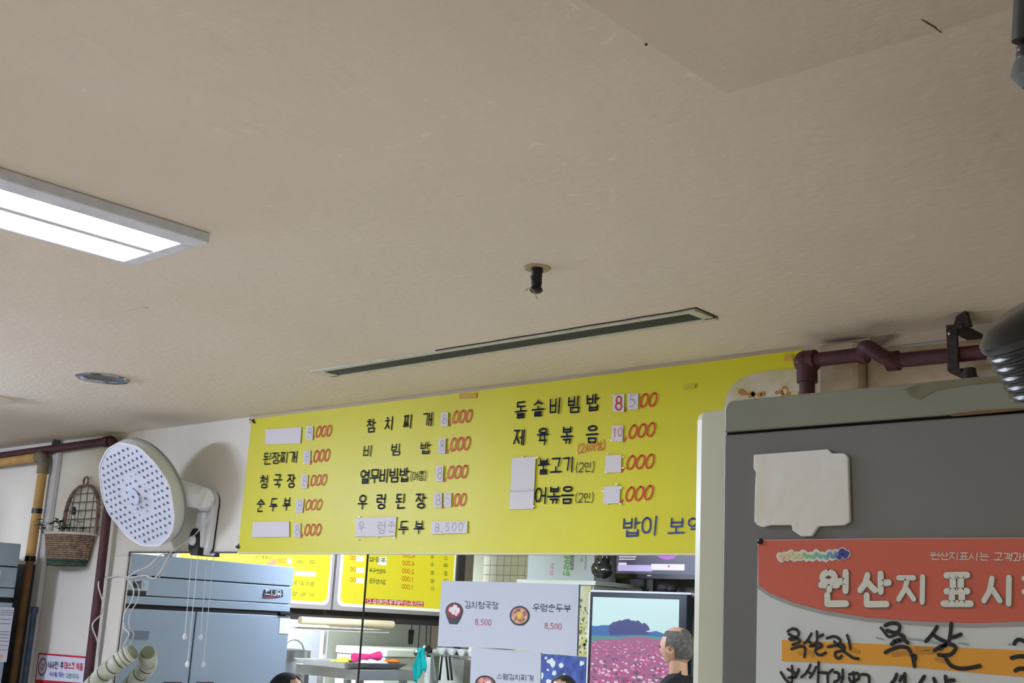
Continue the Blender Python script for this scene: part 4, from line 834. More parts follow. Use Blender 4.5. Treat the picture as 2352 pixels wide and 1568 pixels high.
b = MB(); b.prism([FX(1755, 855, .002), FX(1872, 860, .002), FX(1860, 1030, .002), FX(1742, 1025, .002)], (-.002, 0, 0)); es = b.build('energy_label', mat('label_cream', (206, 206, 186), .6), dr2)
# badge reads rightly in the room, reversed in the mirror
b = MB(); b.prism([FX(1785, 548, .004), FX(1585, 545, .004), FX(1570, 628, .004), FX(1700, 634, .004), FX(1790, 620, .004)], (-.004, 0, 0)); bd = b.build('badge', mat('badge_dark', (40, 44, 56), .4), LF)
b = MB(); write(b, '유니크', FX(1775, 622, .0055), FX(1588, 606, .0055), FX(1775, 556, .0055), .13, .08, .0); b.build('badge_letters', mat('badge_letter', (215, 220, 225), .3), bd)
b = MB(); ribbon(b, [FX(1575, 622, .0055), FX(1650, 626, .0055), FX(1700, 624, .0055)], Vec((0, 1, 0)), Vec((0, 0, 1)), .008); b.build('badge_underline', mat('badge_red', (120, 40, 50), .4), bd)
b = MB(); b.box((XF-.02, FX(1870, 815).y, z_c-.008), (XF+.01, FX(1745, 815).y, z_c+.008)); b.build('hinge', M_BLK, LF, bevel=.002)
b = MB(); hy = FX(1745, 815).y; b.tube([Vec((XF+.004, FX(1870, 815).y+.01, z_c-.006)), Vec((XF+.004, FX(1870, 815).y+.04, z_c-.006))], .006, 8); b.build('hinge_pin', M_CHR, LF, True)
# printed sheet taped to the door edge, seen directly at the left margin
def LX(px, py, off=0): return hit(px, py, 0, XF+off)
a, c_ = LX(33, 1395, .004), LX(14, 1520, .004)
PS = empty('printed_form', (XF+.004, a.y-.02, c_.z), 'white printed form taped on the left refrigerator, cut by the left edge', 'sheet')
b = MB(); b.box((XF+.001, a.y-.07, c_.z), (XF+.003, a.y, a.z)); b.build('paper', mat('form_paper', (196, 200, 212), .6), PS)
for i, f_ in enumerate((.06, .1, .14, .22, .3, .45, .5, .56, .62, .7, .78)):
    z = a.z-(a.z-c_.z)*f_; b = MB(); b.box((XF+.003, a.y-.065, z-.0012), (XF+.0036, a.y-.006, z+.0012)); b.build('ruled_line', mat('form_ink', (90, 94, 110), .6), PS)
b = MB(); b.box((XF+.003, a.y-.065, c_.z+.02), (XF+.0036, a.y-.02, c_.z+.035)); b.build('amber_mark', mat('form_amber', (210, 170, 110), .6), PS)

# ---- kitchen pass with lit menu boards (plane x = XB)
XB = -6.75
q66 = lambda x, y: (640+x*.20916, 1240+y*.20918)
def BX(px, py, off=0): return VX(px, py, XB+off)
M_YELB = mat('backlit_yellow', (252, 244, 40), .5, emit=.95); M_WB = mat('backlit_white', (250, 250, 240), .5, emit=.9); M_YELB2 = mat('dim_backlit_yellow', (240, 228, 50), .5, emit=.78)
def board(name, pxl, pxr, zbot, label, rnd=.05):
    y0, y1 = BX(pxr, 1395).y, BX(pxl, 1395).y; z0 = zbot; z1 = min(CEIL-.08, z0+.62)
    R = empty(name, (XB, (y0+y1)/2, z0), label, 'sign', 'lit menu boards over the kitchen pass'); fr = .03
    b = MB(); b.box((XB-.1, y0-fr, z0-fr), (XB, y1+fr, z1+fr)); b.build('board_frame', mat('board_frame_grey', (150, 144, 138), .5), R, bevel=.006)
    def rr(m_, x): 
        P = []
        for (cy, cz, t0) in ((y0+rnd+m_, z0+rnd+m_, math.pi), (y1-rnd-m_, z0+rnd+m_, 1.5*math.pi), (y1-rnd-m_, z1-rnd-m_, 0), (y0+rnd+m_, z1-rnd-m_, .5*math.pi)):
            P += [Vec((x, cy+rnd*math.cos(t0+math.pi/2*i/5), cz+rnd*math.sin(t0+math.pi/2*i/5))) for i in range(6)]
        return P
    b = MB(); b.prism(rr(0, XB+.006), (-.006, 0, 0)); b.build('white_border', M_WB, R)
    b = MB(); b.prism(rr(.022, XB+.010), (-.004, 0, 0)); b.build('yellow_face', M_YELB2 if pxl > 700 else M_YELB, R)
    return R
zb_ = BX(800, 1393).z
B1 = board('menu_board', 395, 756, zb_, 'lit yellow menu board beside the catering refrigerator, nearer the mirror')
B2 = board('menu_board', 776, 1042, zb_-.0, 'lit yellow menu board with a red strip, farther along the kitchen pass')
mbi = mat('board_ink', (70, 78, 40), .5); mbr = mat('board_red', (214, 70, 20), .5, emit=.7)
def BT(R, text, a, e, t, m, wt=.1, gap=.1, q_=q66, off=.012):
    if gap > .4: return Letters(text, BX(*q_(*a), off), BX(*q_(*e), off), BX(*q_(*t), off), wt, gap, .004).build('lettering', m, R)     # a = right end in the mirror (text starts there), e = left end
    b = MB(); write(b, text, BX(*q_(*a), off), BX(*q_(*e), off), BX(*q_(*t), off), wt, gap, .004); b.build('lettering', m, R)
BT(B1, '국수', (425, 270), (205, 262), (425, 225), mbi, .1, .7); BT(B1, '000', (100, 250), (0, 248), (100, 205), mbr, .12)
BT(B1, '참치찌개', (405, 508), (180, 495), (405, 460), mbi, .1, .2); BT(B1, '비빔밥', (402, 622), (160, 605), (402, 578), mbi, .1, .6)
BT(B1, '김치찌개', (-60, 212), (-160, 208), (-60, 175), mbi); BT(B1, '된장', (-170, 208), (-240, 205), (-170, 175), mbi)
def BP(R, pts, m, off=.0115, name='blank_patch'): b = MB(); b.prism([BX(*q66(x, y), off) for x, y in pts], (-.001, 0, 0)); b.build(name, m, R)
BP(B1, [(195, 335), (425, 345), (420, 402), (190, 392)], M_WB); BP(B1, [(108, 200), (160, 203), (160, 268), (108, 265)], M_WB)
BP(B1, [(-20, 200), (-50, 225), (-130, 255), (-150, 262), (-60, 278), (-5, 265)], mat('board_photo', (240, 200, 160), .5, emit=.5), name='printed_dish')
for i, (y, t_) in enumerate(((200, '볶음밥'), (325, '우렁순두부'), (440, '김치청국장'))):
    BP(B2, [(870, y-25), (955, y-20), (950, y+38), (862, y+30)], M_WB); BT(B2, '00', (862, y+20), (800, y+15), (862, y-22), mbr, .14)
    BT(B2, t_, (1190, y+48), (1010, y+32), (1190, y), mbi, .13, .14)
BP(B2, [(1108, 185), (1200, 190), (1195, 278), (1102, 270)], M_WB)
for i, p_ in enumerate(('4,000', '4,000', '2,000', '1,000', '1,000')):
    y = 190+i*86; BT(B2, p_, (1508-i*4, y+8), (1375-i*3, y-2), (1508-i*4, y-38), mat('board_red2', (196, 60, 24), .5), .14, .1)
for i, (l_, r_) in enumerate((('소', '주'), ('맥', '주'), ('음', '료'), ('공기', '밥'), ('사', '리'))):
    y = 215+i*86; BT(B2, l_, (1870, y+5), (1825, y), (1870, y-38), mbi, .12); BT(B2, r_, (1720, y-5), (1680, y-8), (1720, y-45), mbi, .12)
b = MB(); b.prism([BX(*q66(x, y), .012) for x, y in ((975, 640), (1605, 675), (1605, 730), (968, 695))], (-.001, 0, 0)); b.build('red_strip', mat('strip_red', (196, 26, 46), .5, emit=.75), B2)
BT(B2, '원산지표시는주방쪽게시판에있습니다', (1595, 722), (980, 690), (1595, 680), mat('strip_letters', (240, 225, 225), .5, emit=.8), .16, .08, off=.0135)
# pass wall around the boards: dark beam, posts, wall below counter
bmz1 = BX(850, 1405).z; bmz0 = BX(850, 1430, -.06).z
MDK = mat('dark_brown_beam', (56, 50, 50), .6)
yA, yB_ = BX(660, 1400).y+.4, BX(1050, 1400).y
b = MB(); b.box((XB-.14, yB_-.02, bmz0), (XB-.09, yA, CEIL-.001)); struct(b.build('trim_9', MDK))
b = MB(); b.box((XB-.12, BX(1062, 1400).y, 0), (XB+.02, BX(1046, 1400).y, CEIL-.001)); struct(b.build('trim_10', mat('dark_post', (60, 54, 56), .5), bevel=.006))
# rolled blind / cream pole under the boards
a, c_ = BX(692, 1424, .03), BX(905, 1428, .03)
b = MB(); b.tube([a, Vec((a.x, c_.y, a.z))], .026, 14); tag(b.build('rolled_blind', mat('cream_roll', (226, 210, 168), .6), None, True), 'cream rolled blind hanging under the lit boards in the mirror', 'blind')
b = MB(); b.box((XB-.3, BX(905, 1400).y, a.z-.065), (XB-.02, yA, a.z-.045)); tag(b.build('shelf_board', mat('shelf_cream', (200, 196, 184), .5)), 'pale shelf board under the rolled blind in the mirror', 'shelf')
# kitchen rear wall, tiled (tiles proud of the grout)
XK = -8.7
MTL = mat('pale_tile', (186, 190, 172), .35, noise=.06, nscale=3); MGR = mat('grout', (128, 130, 118), .8)
b = MB(); b.box((XK-.12, -2.4, 0), (XK-.005, 2.0, CEIL)); wk = struct(b.build('wall_kitchen_back', MGR))
tile = MB(); tile.box((XK-.007, 0, 0), (XK, .146, .146)); tm = None; tl = .15
for i in range(9):
    for j in range(8):
        y = -1.15+i*tl+.0; z = .95+j*tl
        if tm is None:
            t0_ = MB(); t0_.box((XK-.006, y, z), (XK, y+.146, z+.146)); o = t0_.build('tile', MTL, wk); tm = o; o['_y'] = 0; base = (y, z)
        else:
            o = tm.copy(); COL.objects.link(o); o.parent = wk; o.location = (0, y-base[0], z-base[1])
for o in [o for o in bpy.data.objects if '_y' in o]: del o['_y']
# rear room wall behind television, tiled upper part near the corner
YR = 2*YW-7.0
b = MB(); b.box((XB-.1, YR-.12, 0), (-3.3, YR-.006, CEIL-.001)); wr = struct(b.build('wall_rear', mat('rear_grout', (150, 148, 128), .8)))
MT2 = mat('olive_cream_tile', (184, 180, 156), .4, noise=.08, nscale=3); tm2 = None
for i in range(20):
    for j in range(11):
        x = XB+.02+i*.075; z = 1.5+j*.075
        if tm2 is None:
            t0_ = MB(); t0_.box((x, YR-.006, z), (x+.07, YR, z+.07)); tm2 = t0_.build('tile', MT2, wr); base2 = (x, z)
        else:
            o = tm2.copy(); COL.objects.link(o); o.parent = wr; o.location = (x-base2[0], 0, z-base2[1])
# chest freezer in the kitchen
def KX(px, py, X): return VX(px, py, X)
p1, p2 = KX(905, 1512, -8.0), KX(1003, 1512, -8.0)
zf = KX(950, 1497, -8.0).z
FZ = empty('chest_freezer', (-8.3, (p1.y+p2.y)/2, 0), 'white chest freezer against the tiled kitchen wall, seen in the mirror', 'freezer')
b = MB(); b.box((-8.65, p2.y-.35, .05), (-8.0, p1.y+.1, zf-.05)); b.build('body', mat('freezer_pale', (196, 206, 196), .4), FZ, bevel=.01)
b = MB(); b.box((-8.66, p2.y-.36, zf-.045), (-7.97, p1.y+.11, zf+.02)); b.build('lid', mat('freezer_lid', (204, 210, 196), .4), FZ, bevel=.01)
# steel work table with a tray of food
XT, YT = -7.05, None
cn = VX(*q66(905, 1440), -6.35); tabz = VX(*q66(905, 1425), -6.35).z; yend = VX(*q66(1498, 1430), -6.35).y
WT = empty('work_table', (-6.7, (cn.y+yend)/2, 0), 'steel kitchen work table carrying a food tray, seen in the mirror', 'table')
b = MB(); b.box((-7.05, yend, tabz-.07), (-6.35, cn.y, tabz)); b.build('table_top', M_STEEL, WT, bevel=.004)
for xx in (-7.0, -6.4):
    for y_ in (yend+.05, cn.y-.05):
        b = MB(); b.box((xx-.02, y_-.02, 0), (xx+.02, y_+.02, tabz-.07)); b.build('leg', M_STEEL, WT)
b = MB(); b.box((-7.0, yend+.05, .3), (-6.4, cn.y-.05, .33)); b.build('lower_shelf', M_STEEL, WT)
ty = (cn.y+yend)/2
TRY = empty('serving_tray', (-6.62, ty, tabz), 'steel tray piled with side dishes on the kitchen work table', 'tray')
y0_, y1_ = VX(*q66(1440, 1360), -6.4).y, VX(*q66(860, 1360), -6.4).y+.1
xa_, xb_ = -6.95, -6.4
b = MB()
def ringq(ins, z): return [Vec((xa_+ins, y0_+ins, z)), Vec((xb_-ins, y0_+ins, z)), Vec((xb_-ins, y1_-ins, z)), Vec((xa_+ins, y1_-ins, z))]
vs = ringq(.05, tabz+.002)+ringq(0, tabz+.04)+ringq(.012, tabz+.042)+ringq(.058, tabz+.01)
fs = [(3, 2, 1, 0)]+[(i, (i+1) % 4, 4+(i+1) % 4, 4+i) for i in range(4)]+[(4+i, 4+(i+1) % 4, 8+(i+1) % 4, 8+i) for i in range(4)]+[(8+i, 8+(i+1) % 4, 12+(i+1) % 4, 12+i) for i in range(4)]+[(12, 13, 14, 15)]
b.add(vs, fs); b.build('tray_body', M_STEEL, TRY)
foods = [('pancake', (232, 214, 90), 3, .0), ('cabbage', (225, 228, 220), 6, .27), ('fish_cake', (214, 216, 210), 5, .52), ('carrot_side', (224, 128, 50), 5, .78)]
L_y = y1_-y0_
for nm, c_, cnt, f0 in foods:
    FD = empty(nm, (-6.6, y1_-.1-L_y*f0*.8, tabz+.01), {'pancake': 'yellow egg strips at one end of the steel tray', 'cabbage': 'white sliced vegetable heap in the middle of the steel tray', 'fish_cake': 'pale sliced heap beside the orange food on the tray', 'carrot_side': 'orange heap at the far end of the steel tray'}[nm], 'food')
    for k in range(cnt):
        b = MB(); cx_ = -6.58+random.uniform(-.09, .1); cy_ = y1_-.14-L_y*f0*.8+random.uniform(-.045, .045); b.ball((cx_, cy_, tabz+.03+.01*(k % 3)), .045, 8, (1, 1.3, .45)); b.build('morsel', mat('food_'+nm, c_, .5, noise=.15, nscale=40), FD, True)
b = MB(); b.tube([Vec((-6.5, ty+.18, tabz+.075)), Vec((-6.55, ty-.0, tabz+.08))], [.03, .018], 10); b.tube([Vec((-6.55, ty, tabz+.08)), Vec((-6.56, ty-.1, tabz+.085))], [.016, .035], 10)
tag(b.build('serving_utensil', mat('pink_rubber', (226, 60, 130), .5), None, True), 'bright pink plastic thing lying across the food tray in the mirror', 'utensil')
# plain panel, stock pot and jug left of the table
b = MB(); pz = VX(700, 1440, -8.2); b.box((-8.25, VX(756, 1450, -8.2).y, .9), (-8.2, VX(690, 1450, -8.2).y+.3, VX(720, 1437, -8.2).z)); tag(b.build('splash_panel', mat('splash_grey', (150, 152, 156), .4, metal=.3)), 'grey steel splash panel in the kitchen beside the refrigerator', 'panel')
pp = VX(676, 1500, -7.3)
PT = empty('stock_pot', (pp.x, pp.y, 1.1), 'dull steel stock pot beyond the refrigerator, seen in the mirror', 'pot')
b = MB(); b.lathe((pp.x, pp.y, pp.z-.22), (0, 0, 1), [(0, 0), (.12, 0), (.13, .01), (.13, .24), (.138, .245), (.138, .25), (.126, .25), (.12, .02), (0, .02)], 24); b.build('pot_body', M_STEEL, PT, True)
b = MB(); b.tube(arc((pp.x, pp.y, pp.z), (0, 1, 0), (0, 0, 1), .1, 0, math.pi, 8), .006, 8); b.build('handle', M_STEEL, PT, True)
b = MB(); b.box((-7.55, pp.y-.2, pp.z-.26), (-7.05, pp.y+.35, pp.z-.222)); 
for xx in (-7.5, -7.1):
    b.box((xx-.02, pp.y-.18, 0), (xx+.02, pp.y-.14, pp.z-.26)); b.box((xx-.02, pp.y+.28, 0), (xx+.02, pp.y+.32, pp.z-.26))
tag(b.build('pot_stand', M_STEEL), 'low steel stand under the stock pot in the kitchen', 'stand')
b = MB(); w1 = VX(748, 1440, -7.1); w2 = VX(745, 1525, -7.1); b.box((-7.12, w1.y-.012, w2.z-.3), (-7.08, w1.y+.012, bmz0)); struct(b.build('trim_11', mat('pale_post', (206, 204, 196), .5)))
# hanging utensils under the pass beam
def utensil(name, px, py0, py1, X, kind, label):
    a = KX(px, py0, X); e = KX(px+random.uniform(-4, 4), py1, X); e = Vec((e.x, a.y+(e.y-a.y)*.4, e.z)); R = empty(name, a, label, 'utensil')
    mk = mat('tool_dark', (52, 52, 50), .4, metal=.5)
    b = MB(); b.tube([a, e], .006, 8); b.build('handle', mk, R, True)
    b = MB()
    if kind == 'ladle': b.lathe(e, (.3, 0, -1), [(.004, 0), (.03, .01), (.04, .03), (.03, .05), (0, .058)], 16)
    else: b.prism([e+Vec((0, -.03, 0)), e+Vec((0, .03, 0)), e+Vec((0, .025, -.11)), e+Vec((0, -.025, -.11))], (.004, 0, 0))
    b.build('head', mk, R, True)
utensil('spatula', 948, 1432, 1446, -7.0, 'flat', 'short broad spatula hanging under the pass beam')
utensil('ladle', 966, 1434, 1490, -7.0, 'ladle', 'long ladle hanging under the pass beam, right of the spatula')
utensil('skimmer', 982, 1434, 1480, -7.0, 'ladle', 'skimmer hanging nearest the dark corner post')
utensil('tongs', 992, 1434, 1488, -7.0, 'flat', 'thin turner hanging behind the corner post')
# rail with bowls, teal cloth and long tools right of the kitchen pass
YC = 6.3
def CY(px, py, yv=YC): return VY(px, py, yv)
rk = empty('wall_rack', CY(1040, 1502), 'steel rack under the posters that carries white bowls and hangs tools', 'rack')
a, c_ = CY(1000, 1500), CY(1110, 1506)
b = MB(); b.box((a.x, a.y-.1, a.z-.012), (c_.x, a.y+.1, a.z)); b.build('rack_shelf', M_STEEL, rk)
b = MB(); b.box((a.x, a.y-.03, 0), (a.x+.03, a.y+.03, a.z-.012)); b.box((c_.x-.03, a.y-.03, 0), (c_.x, a.y+.03, a.z-.012)); b.build('rack_post', M_STEEL, rk)
for i in range(4):
    p = CY(1022+i*23, 1499.5); R = MB(); R.lathe((p.x, a.y+.02, a.z), (0, 0, 1), [(0, 0), (.02, 0), (.038, .03), (.042, .045), (.038, .045), (.018, .006), (0, .006)], 18)
    tag(R.build('white_bowl', mat('bowl_white', (232, 234, 228), .3), None, True), ['leftmost white bowl on the rack, next to the teal cloth', 'second white bowl from the teal cloth on the rack', 'third white bowl from the teal cloth on the rack', 'white bowl at the right end of the rack, by the lower poster'][i], 'bowl', 'white bowls on the rack')
for i, (px, l_) in enumerate(((1022, 'hook bar'), (1043, 'dark long-handled tool'), (1052, 'second long-handled tool'), (1060, 'third long-handled tool'))):
    p = CY(px, 1508); e = CY(px+(-6 if i == 1 else 6), 1562); e.y = p.y = a.y+.11; R = empty('long_tool', p, ['thin steel tool hanging beside the teal cloth', 'black tool slanting left below the white bowls', 'black tool in the middle of the rack hooks', 'black tool nearest the lower poster'][i], 'utensil')
    b = MB(); b.tube([p, e], [.006, .009], 8); b.build('handle', M_STEEL if i == 0 else M_BLK, R, True)
    b = MB(); b.tube(arc(p+Vec((0, 0, 0)), (0, -1, 0), (0, 0, 1), .012, 0, math.pi, 6), .003, 6); b.build('hook', M_STEEL, R, True)
# teal cloth hanging in folds
b = MB(); a0 = CY(1000, 1489); N1, N2 = 14, 8; yy_ = a.y+.13
for j in range(N2+1):
    v = j/N2
    for i in range(N1+1):
        u = i/N1; wdt = .035+.028*v; x = a0.x+(u-.5)*2*wdt-.012*v+(.01*math.sin(v*7+u*3)); b.v.append(Vec((x, yy_+.014*math.sin(u*16+v*2), a0.z-v*(.2+.045*math.sin(u*5+.5)))))
for j in range(N2):
    for i in range(N1): k = j*(N1+1)+i; b.f.append((k, k+1, k+N1+2, k+N1+1))
o = b.build('teal_cloth', mat('teal_fabric', (0, 172, 168), .8), None, True); tag(o, 'bright teal cloth hanging from the left end of the rack', 'cloth')
sd = o.modifiers.new('thickness', 'SOLIDIFY'); sd.thickness = .004
# grey box below rack
b = MB(); g0, g1 = CY(1012, 1530, 6.7), CY(1100, 1530, 6.7); b.box((g0.x, g0.y-.1, 0), (g1.x, g0.y+.15, CY(1050, 1512, 6.7).z)); tag(b.build('steel_cabinet', mat('brushed_cabinet', (170, 172, 168), .4, metal=.5, noise=.3, nscale=5)), 'brushed steel cabinet behind the hanging tools', 'cabinet', None)

# white floral cabinet, carton, bag, picture
YV = 6.45
cz = CY(1290, 1332, YV).z; cx0, cx1 = CY(1190, 1400, YV).x, CY(1362, 1400, YV).x; yc = 2*YW-YV
FC = empty('floral_cabinet', ((cx0+cx1)/2, yc-.25, 0), 'white cabinet with yellow floral print, mostly hidden by posters in the mirror', 'cabinet')
b = MB(); b.box((cx0, yc-.5, .02), (cx1, yc-.012, cz-.03)); b.build('body', mat('cab_white', (214, 222, 210), .4), FC, bevel=.004)
b = MB(); b.box((cx0, yc-.012, .05), (cx1-.012, yc, cz-.035)); b.build('front_panel', mat('cab_front', (206, 212, 196), .4, rgb2=(196, 190, 130), nscale=9), FC)
b = MB(); b.box((cx0-.01, yc-.51, cz-.03), (cx1+.03, yc+.01, cz)); b.build('cap', mat('cab_cap', (226, 232, 222), .4), FC, bevel=.004)
mfl = [mat('fl_yellow', (226, 208, 84), .6), mat('fl_white', (222, 226, 214), .6), mat('fl_green', (92, 108, 70), .6), mat('fl_olive', (150, 150, 80), .6)]
for k in range(110):
    u = random.uniform(0, 1); py = 1345+165*random.random()**.8; px = 1326+u*26
    p = CY(px, py, YV); p.y = yc+.001+.0002*(k % 5); r = random.uniform(.006, .015)
    if py < 1390 and k % 3: continue
    b = MB(); b.prism([p+Vec((math.cos(t*1.26+k)*r*random.uniform(.5, 1.2), 0, math.sin(t*1.26+k)*r*random.uniform(.5, 1.2))) for t in range(5)], (0, -.0008, 0)); b.build('printed_petal', mfl[k % 4 if py > 1400 else 2], FC)
# blue picture leaning low
p0_, p1_ = CY(1240, 1500, YV), CY(1352, 1506, YV)
PC = empty('blue_picture', (p0_.x, yc+.02, p0_.z-.5), 'picture in blues and white pinned low on the floral cabinet', 'picture')
b = MB(); b.box((p0_.x, yc+.006, p0_.z-.5), (p1_.x, yc+.014, p0_.z)); b.build('picture_panel', mat('pic_blue', (86, 110, 184), .5, rgb2=(60, 70, 130), nscale=16), PC)
for k in range(30):
    p = Vec((random.uniform(p0_.x+.02, p1_.x-.02), yc+.0145+.0001*k, p0_.z-random.uniform(.01, .3))); r = random.uniform(.01, .035)
    b = MB(); b.prism([p+Vec((math.cos(t*1.05+k)*r*random.uniform(.5, 1.2), 0, math.sin(t*1.05+k)*r*random.uniform(.4, 1))) for t in range(6)], (0, -.0001, 0)); b.build('painted_patch', mat('pic_%d' % (k % 4), [(222, 230, 226), (120, 150, 214), (56, 56, 100), (96, 120, 200)][k % 4 if k > 6 else 0], .5), PC)
# carton standing on the cabinet, printed sideways
YV2 = 6.6; k0, k1 = CY(1213, 1330, YV2), CY(1366, 1330, YV2); kz1 = k0.z+.36; yk = 2*YW-YV2
CT = empty('white_carton', ((k0.x+k1.x)/2, yk-.12, cz), 'white printed carton lying on its side on top of the floral cabinet', 'box')
b = MB(); b.box((k0.x, yk-.25, cz+.001), (k1.x, yk, cz+.36)); b.build('carton_body', mat('carton_white', (206, 216, 220), .5), CT, bevel=.002)
def CTT(text, px0, py0, px1, py1, hpx, m, wt=.13):
    # text runs vertically: baseline from (px0,py0) down to (px1,py1), tops toward the side
    a_ = CY(px0, py0, YV2); e_ = CY(px1, py1, YV2); t_ = CY(px0+hpx, py0, YV2)
    for v_ in (a_, e_, t_): v_.y = yk+.001
    t_.z = a_.z; b = MB(); write(b, text, a_, e_, t_, wt, .15, .004); b.build('lettering', m, CT)
CTT('한상자림', 1297, 1322, 1300, 1272, 14, mat('carton_green', (120, 176, 96), .5)); CTT('우렁이쌈밥', 1312, 1310, 1314, 1262, 8, mat('carton_ink', (50, 52, 60), .5))
CTT('신선', 1266, 1322, 1268, 1294, 8, mat('carton_pink', (210, 110, 140), .5)); CTT('보관', 1336, 1291, 1337, 1268, 6, MATS['carton_green'])
CTT('국내산우렁이살냉동', 1345, 1310, 1347, 1270, 4, mat('carton_grey', (130, 136, 150), .5))
# black plastic bag beside carton
b = MB(); bb_ = CY(1385, 1326, 6.5); random.seed(3)
for (dx, dz, r, sz) in ((-.03, .055, .055, 1), (.02, .05, .06, .9), (.015, .13, .05, 1.3), (-.01, .1, .05, 1)):
    k = len(b.v); b.ball((bb_.x+dx, bb_.y, bb_.z+dz), r, 14, (1, .8, sz))
    for i in range(k, len(b.v)): b.v[i] += Vec((random.uniform(-1, 1), random.uniform(-1, 1), random.uniform(-1, 1)))*.006
tag(b.build('black_bag', mat('black_film', (22, 24, 28), .15, spec=.8), None, True), 'small knotted black plastic bag beside the white carton', 'bag')
# shelf/counter carrying the monitor; monitor
YM = 6.7; cz2 = CY(1480, 1357, 6.3).z
cx2, cx3 = CY(1372, 1400, 6.5).x, CY(1760, 1400, 6.5).x
b = MB(); b.box((cx2+.02, YR+.0, cz2-.02), (cx3, 2*YW-6.42, cz2)); b.box((cx2+.03, YR+.01, 0), (cx2+.06, 2*YW-6.4, cz2-.02)); b.box((cx3-.03, YR+.01, 0), (cx3, 2*YW-6.4, cz2-.02)); tag(b.build('grey_shelf', mat('shelf_grey', (120, 126, 128), .5)), 'grey shelf under the computer monitor in the mirror', 'shelf')
b = MB(); b.box((CY(1395, 1300, 6.95).x, YR+.001, cz2+.001), (cx3, YR+.03, CEIL-.2)); tag(b.build('grey_back_panel', mat('panel_grey', (118, 116, 112), .5, noise=.2, nscale=4)), 'grey panel on the rear wall behind the monitor', 'panel')
ym = 2*YW-YM
MN = empty('computer_monitor', (CY(1500, 1350, YM).x, ym, cz2), 'monitor with a purple screen standing on the grey shelf in the mirror', 'monitor')
m0, m1 = CY(1414, 1333, YM), CY(1640, 1333, YM); mzb = CY(1500, 1330, YM).z; mzt = mzb+.42
b = MB(); b.box((m0.x, ym-.03, mzb), (m1.x, ym, mzt)); b.build('bezel', M_BLK, MN, bevel=.004)
s0, s1 = CY(1418, 1318, YM), CY(1632, 1318, YM); sz0 = CY(1500, 1318, YM).z
mscr = mat('screen_grey_violet', (104, 100, 128), .4, emit=.55)
b = MB(); b.box((s0.x, ym, sz0), (s1.x, ym+.002, mzt-.015)); sc1 = b.build('screen', mscr, MN)
def ME(px0, py0, px1, py1, m, name='screen_block', l=.003):
    a_, e_ = CY(px0, py0, YM), CY(px1, py1, YM); b = MB(); b.box((a_.x, ym+.001, e_.z), (e_.x, ym+l, a_.z)); b.build(name, m, sc1)
ME(1422, 1297, 1500, 1312, mat('scr_lilac', (205, 190, 250), .4, emit=.9)); ME(1499, 1295, 1575, 1310, mat('scr_white', (245, 232, 255), .4, emit=.95)); ME(1424, 1292, 1442, 1297, MATS['scr_white'])
for k in range(3): ME(1425, 1272+k*5.4, 1466-k*2, 1274.5+k*5.4, MATS['scr_white'])
ce = CY(1535, 1268, YM); b = MB(); b.prism([Vec((ce.x+math.cos(t)*.09, ym+.003, ce.z+math.sin(t)*.05)) for t in [2*math.pi*i/28 for i in range(28)]], (0, -.0005, 0)); b.build('screen_planet', mat('scr_magenta', (190, 96, 220), .4, emit=.9), sc1)
pk = CY(1539, 1300.5, YM); b = MB(); b.lathe((pk.x, ym+.003, pk.z), (0, 1, 0), [(.008, 0), (.008, .001), (0, .001)], 14); b.build('screen_dot', mat('scr_pink', (220, 70, 150), .4, emit=.8), sc1)
lg = CY(1494, 1321, YM); b = MB(); b.box((lg.x-.018, ym, lg.z-.006), (lg.x+.018, ym+.003, lg.z+.002)); b.build('maker_plate', M_WHITE, MN)
b = MB(); b.box((lg.x-.025, ym-.03, cz2+.01), (lg.x+.025, ym-.01, mzb+.05)); b.build('stand_neck', M_BLK, MN)
b = MB(); b.lathe((lg.x, ym, cz2+.001), (0, 0, 1), [(0, 0), (.12, 0), (.12, .008), (.02, .014), (0, .014)], 28); b.build('stand_base', M_BLK, MN, True)
b = MB(); ps_ = CY(1530, 1352, 6.5); b.ball((ps_.x, ps_.y, cz2+.03), .06, 12, (1, .6, .55)); b.ball((ps_.x+.05, ps_.y, cz2+.025), .045, 12, (1, .6, .6)); tag(b.build('dark_pouch', mat('pouch', (36, 34, 40), .6), None, True), 'dark soft pouch on the grey shelf in front of the monitor', 'pouch')
b = MB(); ps_ = CY(1460, 1352, 6.5); b.box((ps_.x-.05, ps_.y-.04, cz2+.001), (ps_.x+.09, ps_.y+.04, cz2+.02)); tag(b.build('media_box', M_BLK, bevel=.003), 'flat black box on the grey shelf left of the pouch', 'box')

# television with a flower-field landscape
YTv = 6.28; yt_ = 2*YW-YTv+.02
t0, t1 = CY(1362, 1370, YTv), CY(1578, 1372, YTv); tzt = CY(1470, 1362, YTv).z
TV = empty('television', ((t0.x+t1.x)/2, yt_, tzt-.62), 'black framed television showing a pink flower field, seen in the mirror', 'television')
tw = t1.x-t0.x; TX1 = t0.x+tw*1.03
b = MB(); b.box((t0.x, yt_-.06, tzt-.62), (TX1, yt_-.001, tzt)); b.build('bezel', mat('tv_black', (38, 46, 54), .35), TV, bevel=.005)
b = MB(); b.box((t0.x-.004, yt_-.05, tzt), (TX1+.02, yt_-.01, tzt+.012)); b.build('top_strip', M_WHITE, TV)
b = MB(); b.box((t0.x-.012, yt_-.05, tzt-.62), (t0.x-.0, yt_-.005, tzt-.003)); b.build('side_strip', M_WHITE, TV)
u0, u1 = CY(1369, 1372, YTv).x, CY(1567, 1372, YTv).x; v1, v0 = CY(1470, 1374, YTv).z, tzt-.6
b = MB(); b.box((u0, yt_-.002, v0), (u1, yt_, v1)); scn = b.build('screen', mat('tv_sky', (200, 226, 230), .4, emit=.9), TV)
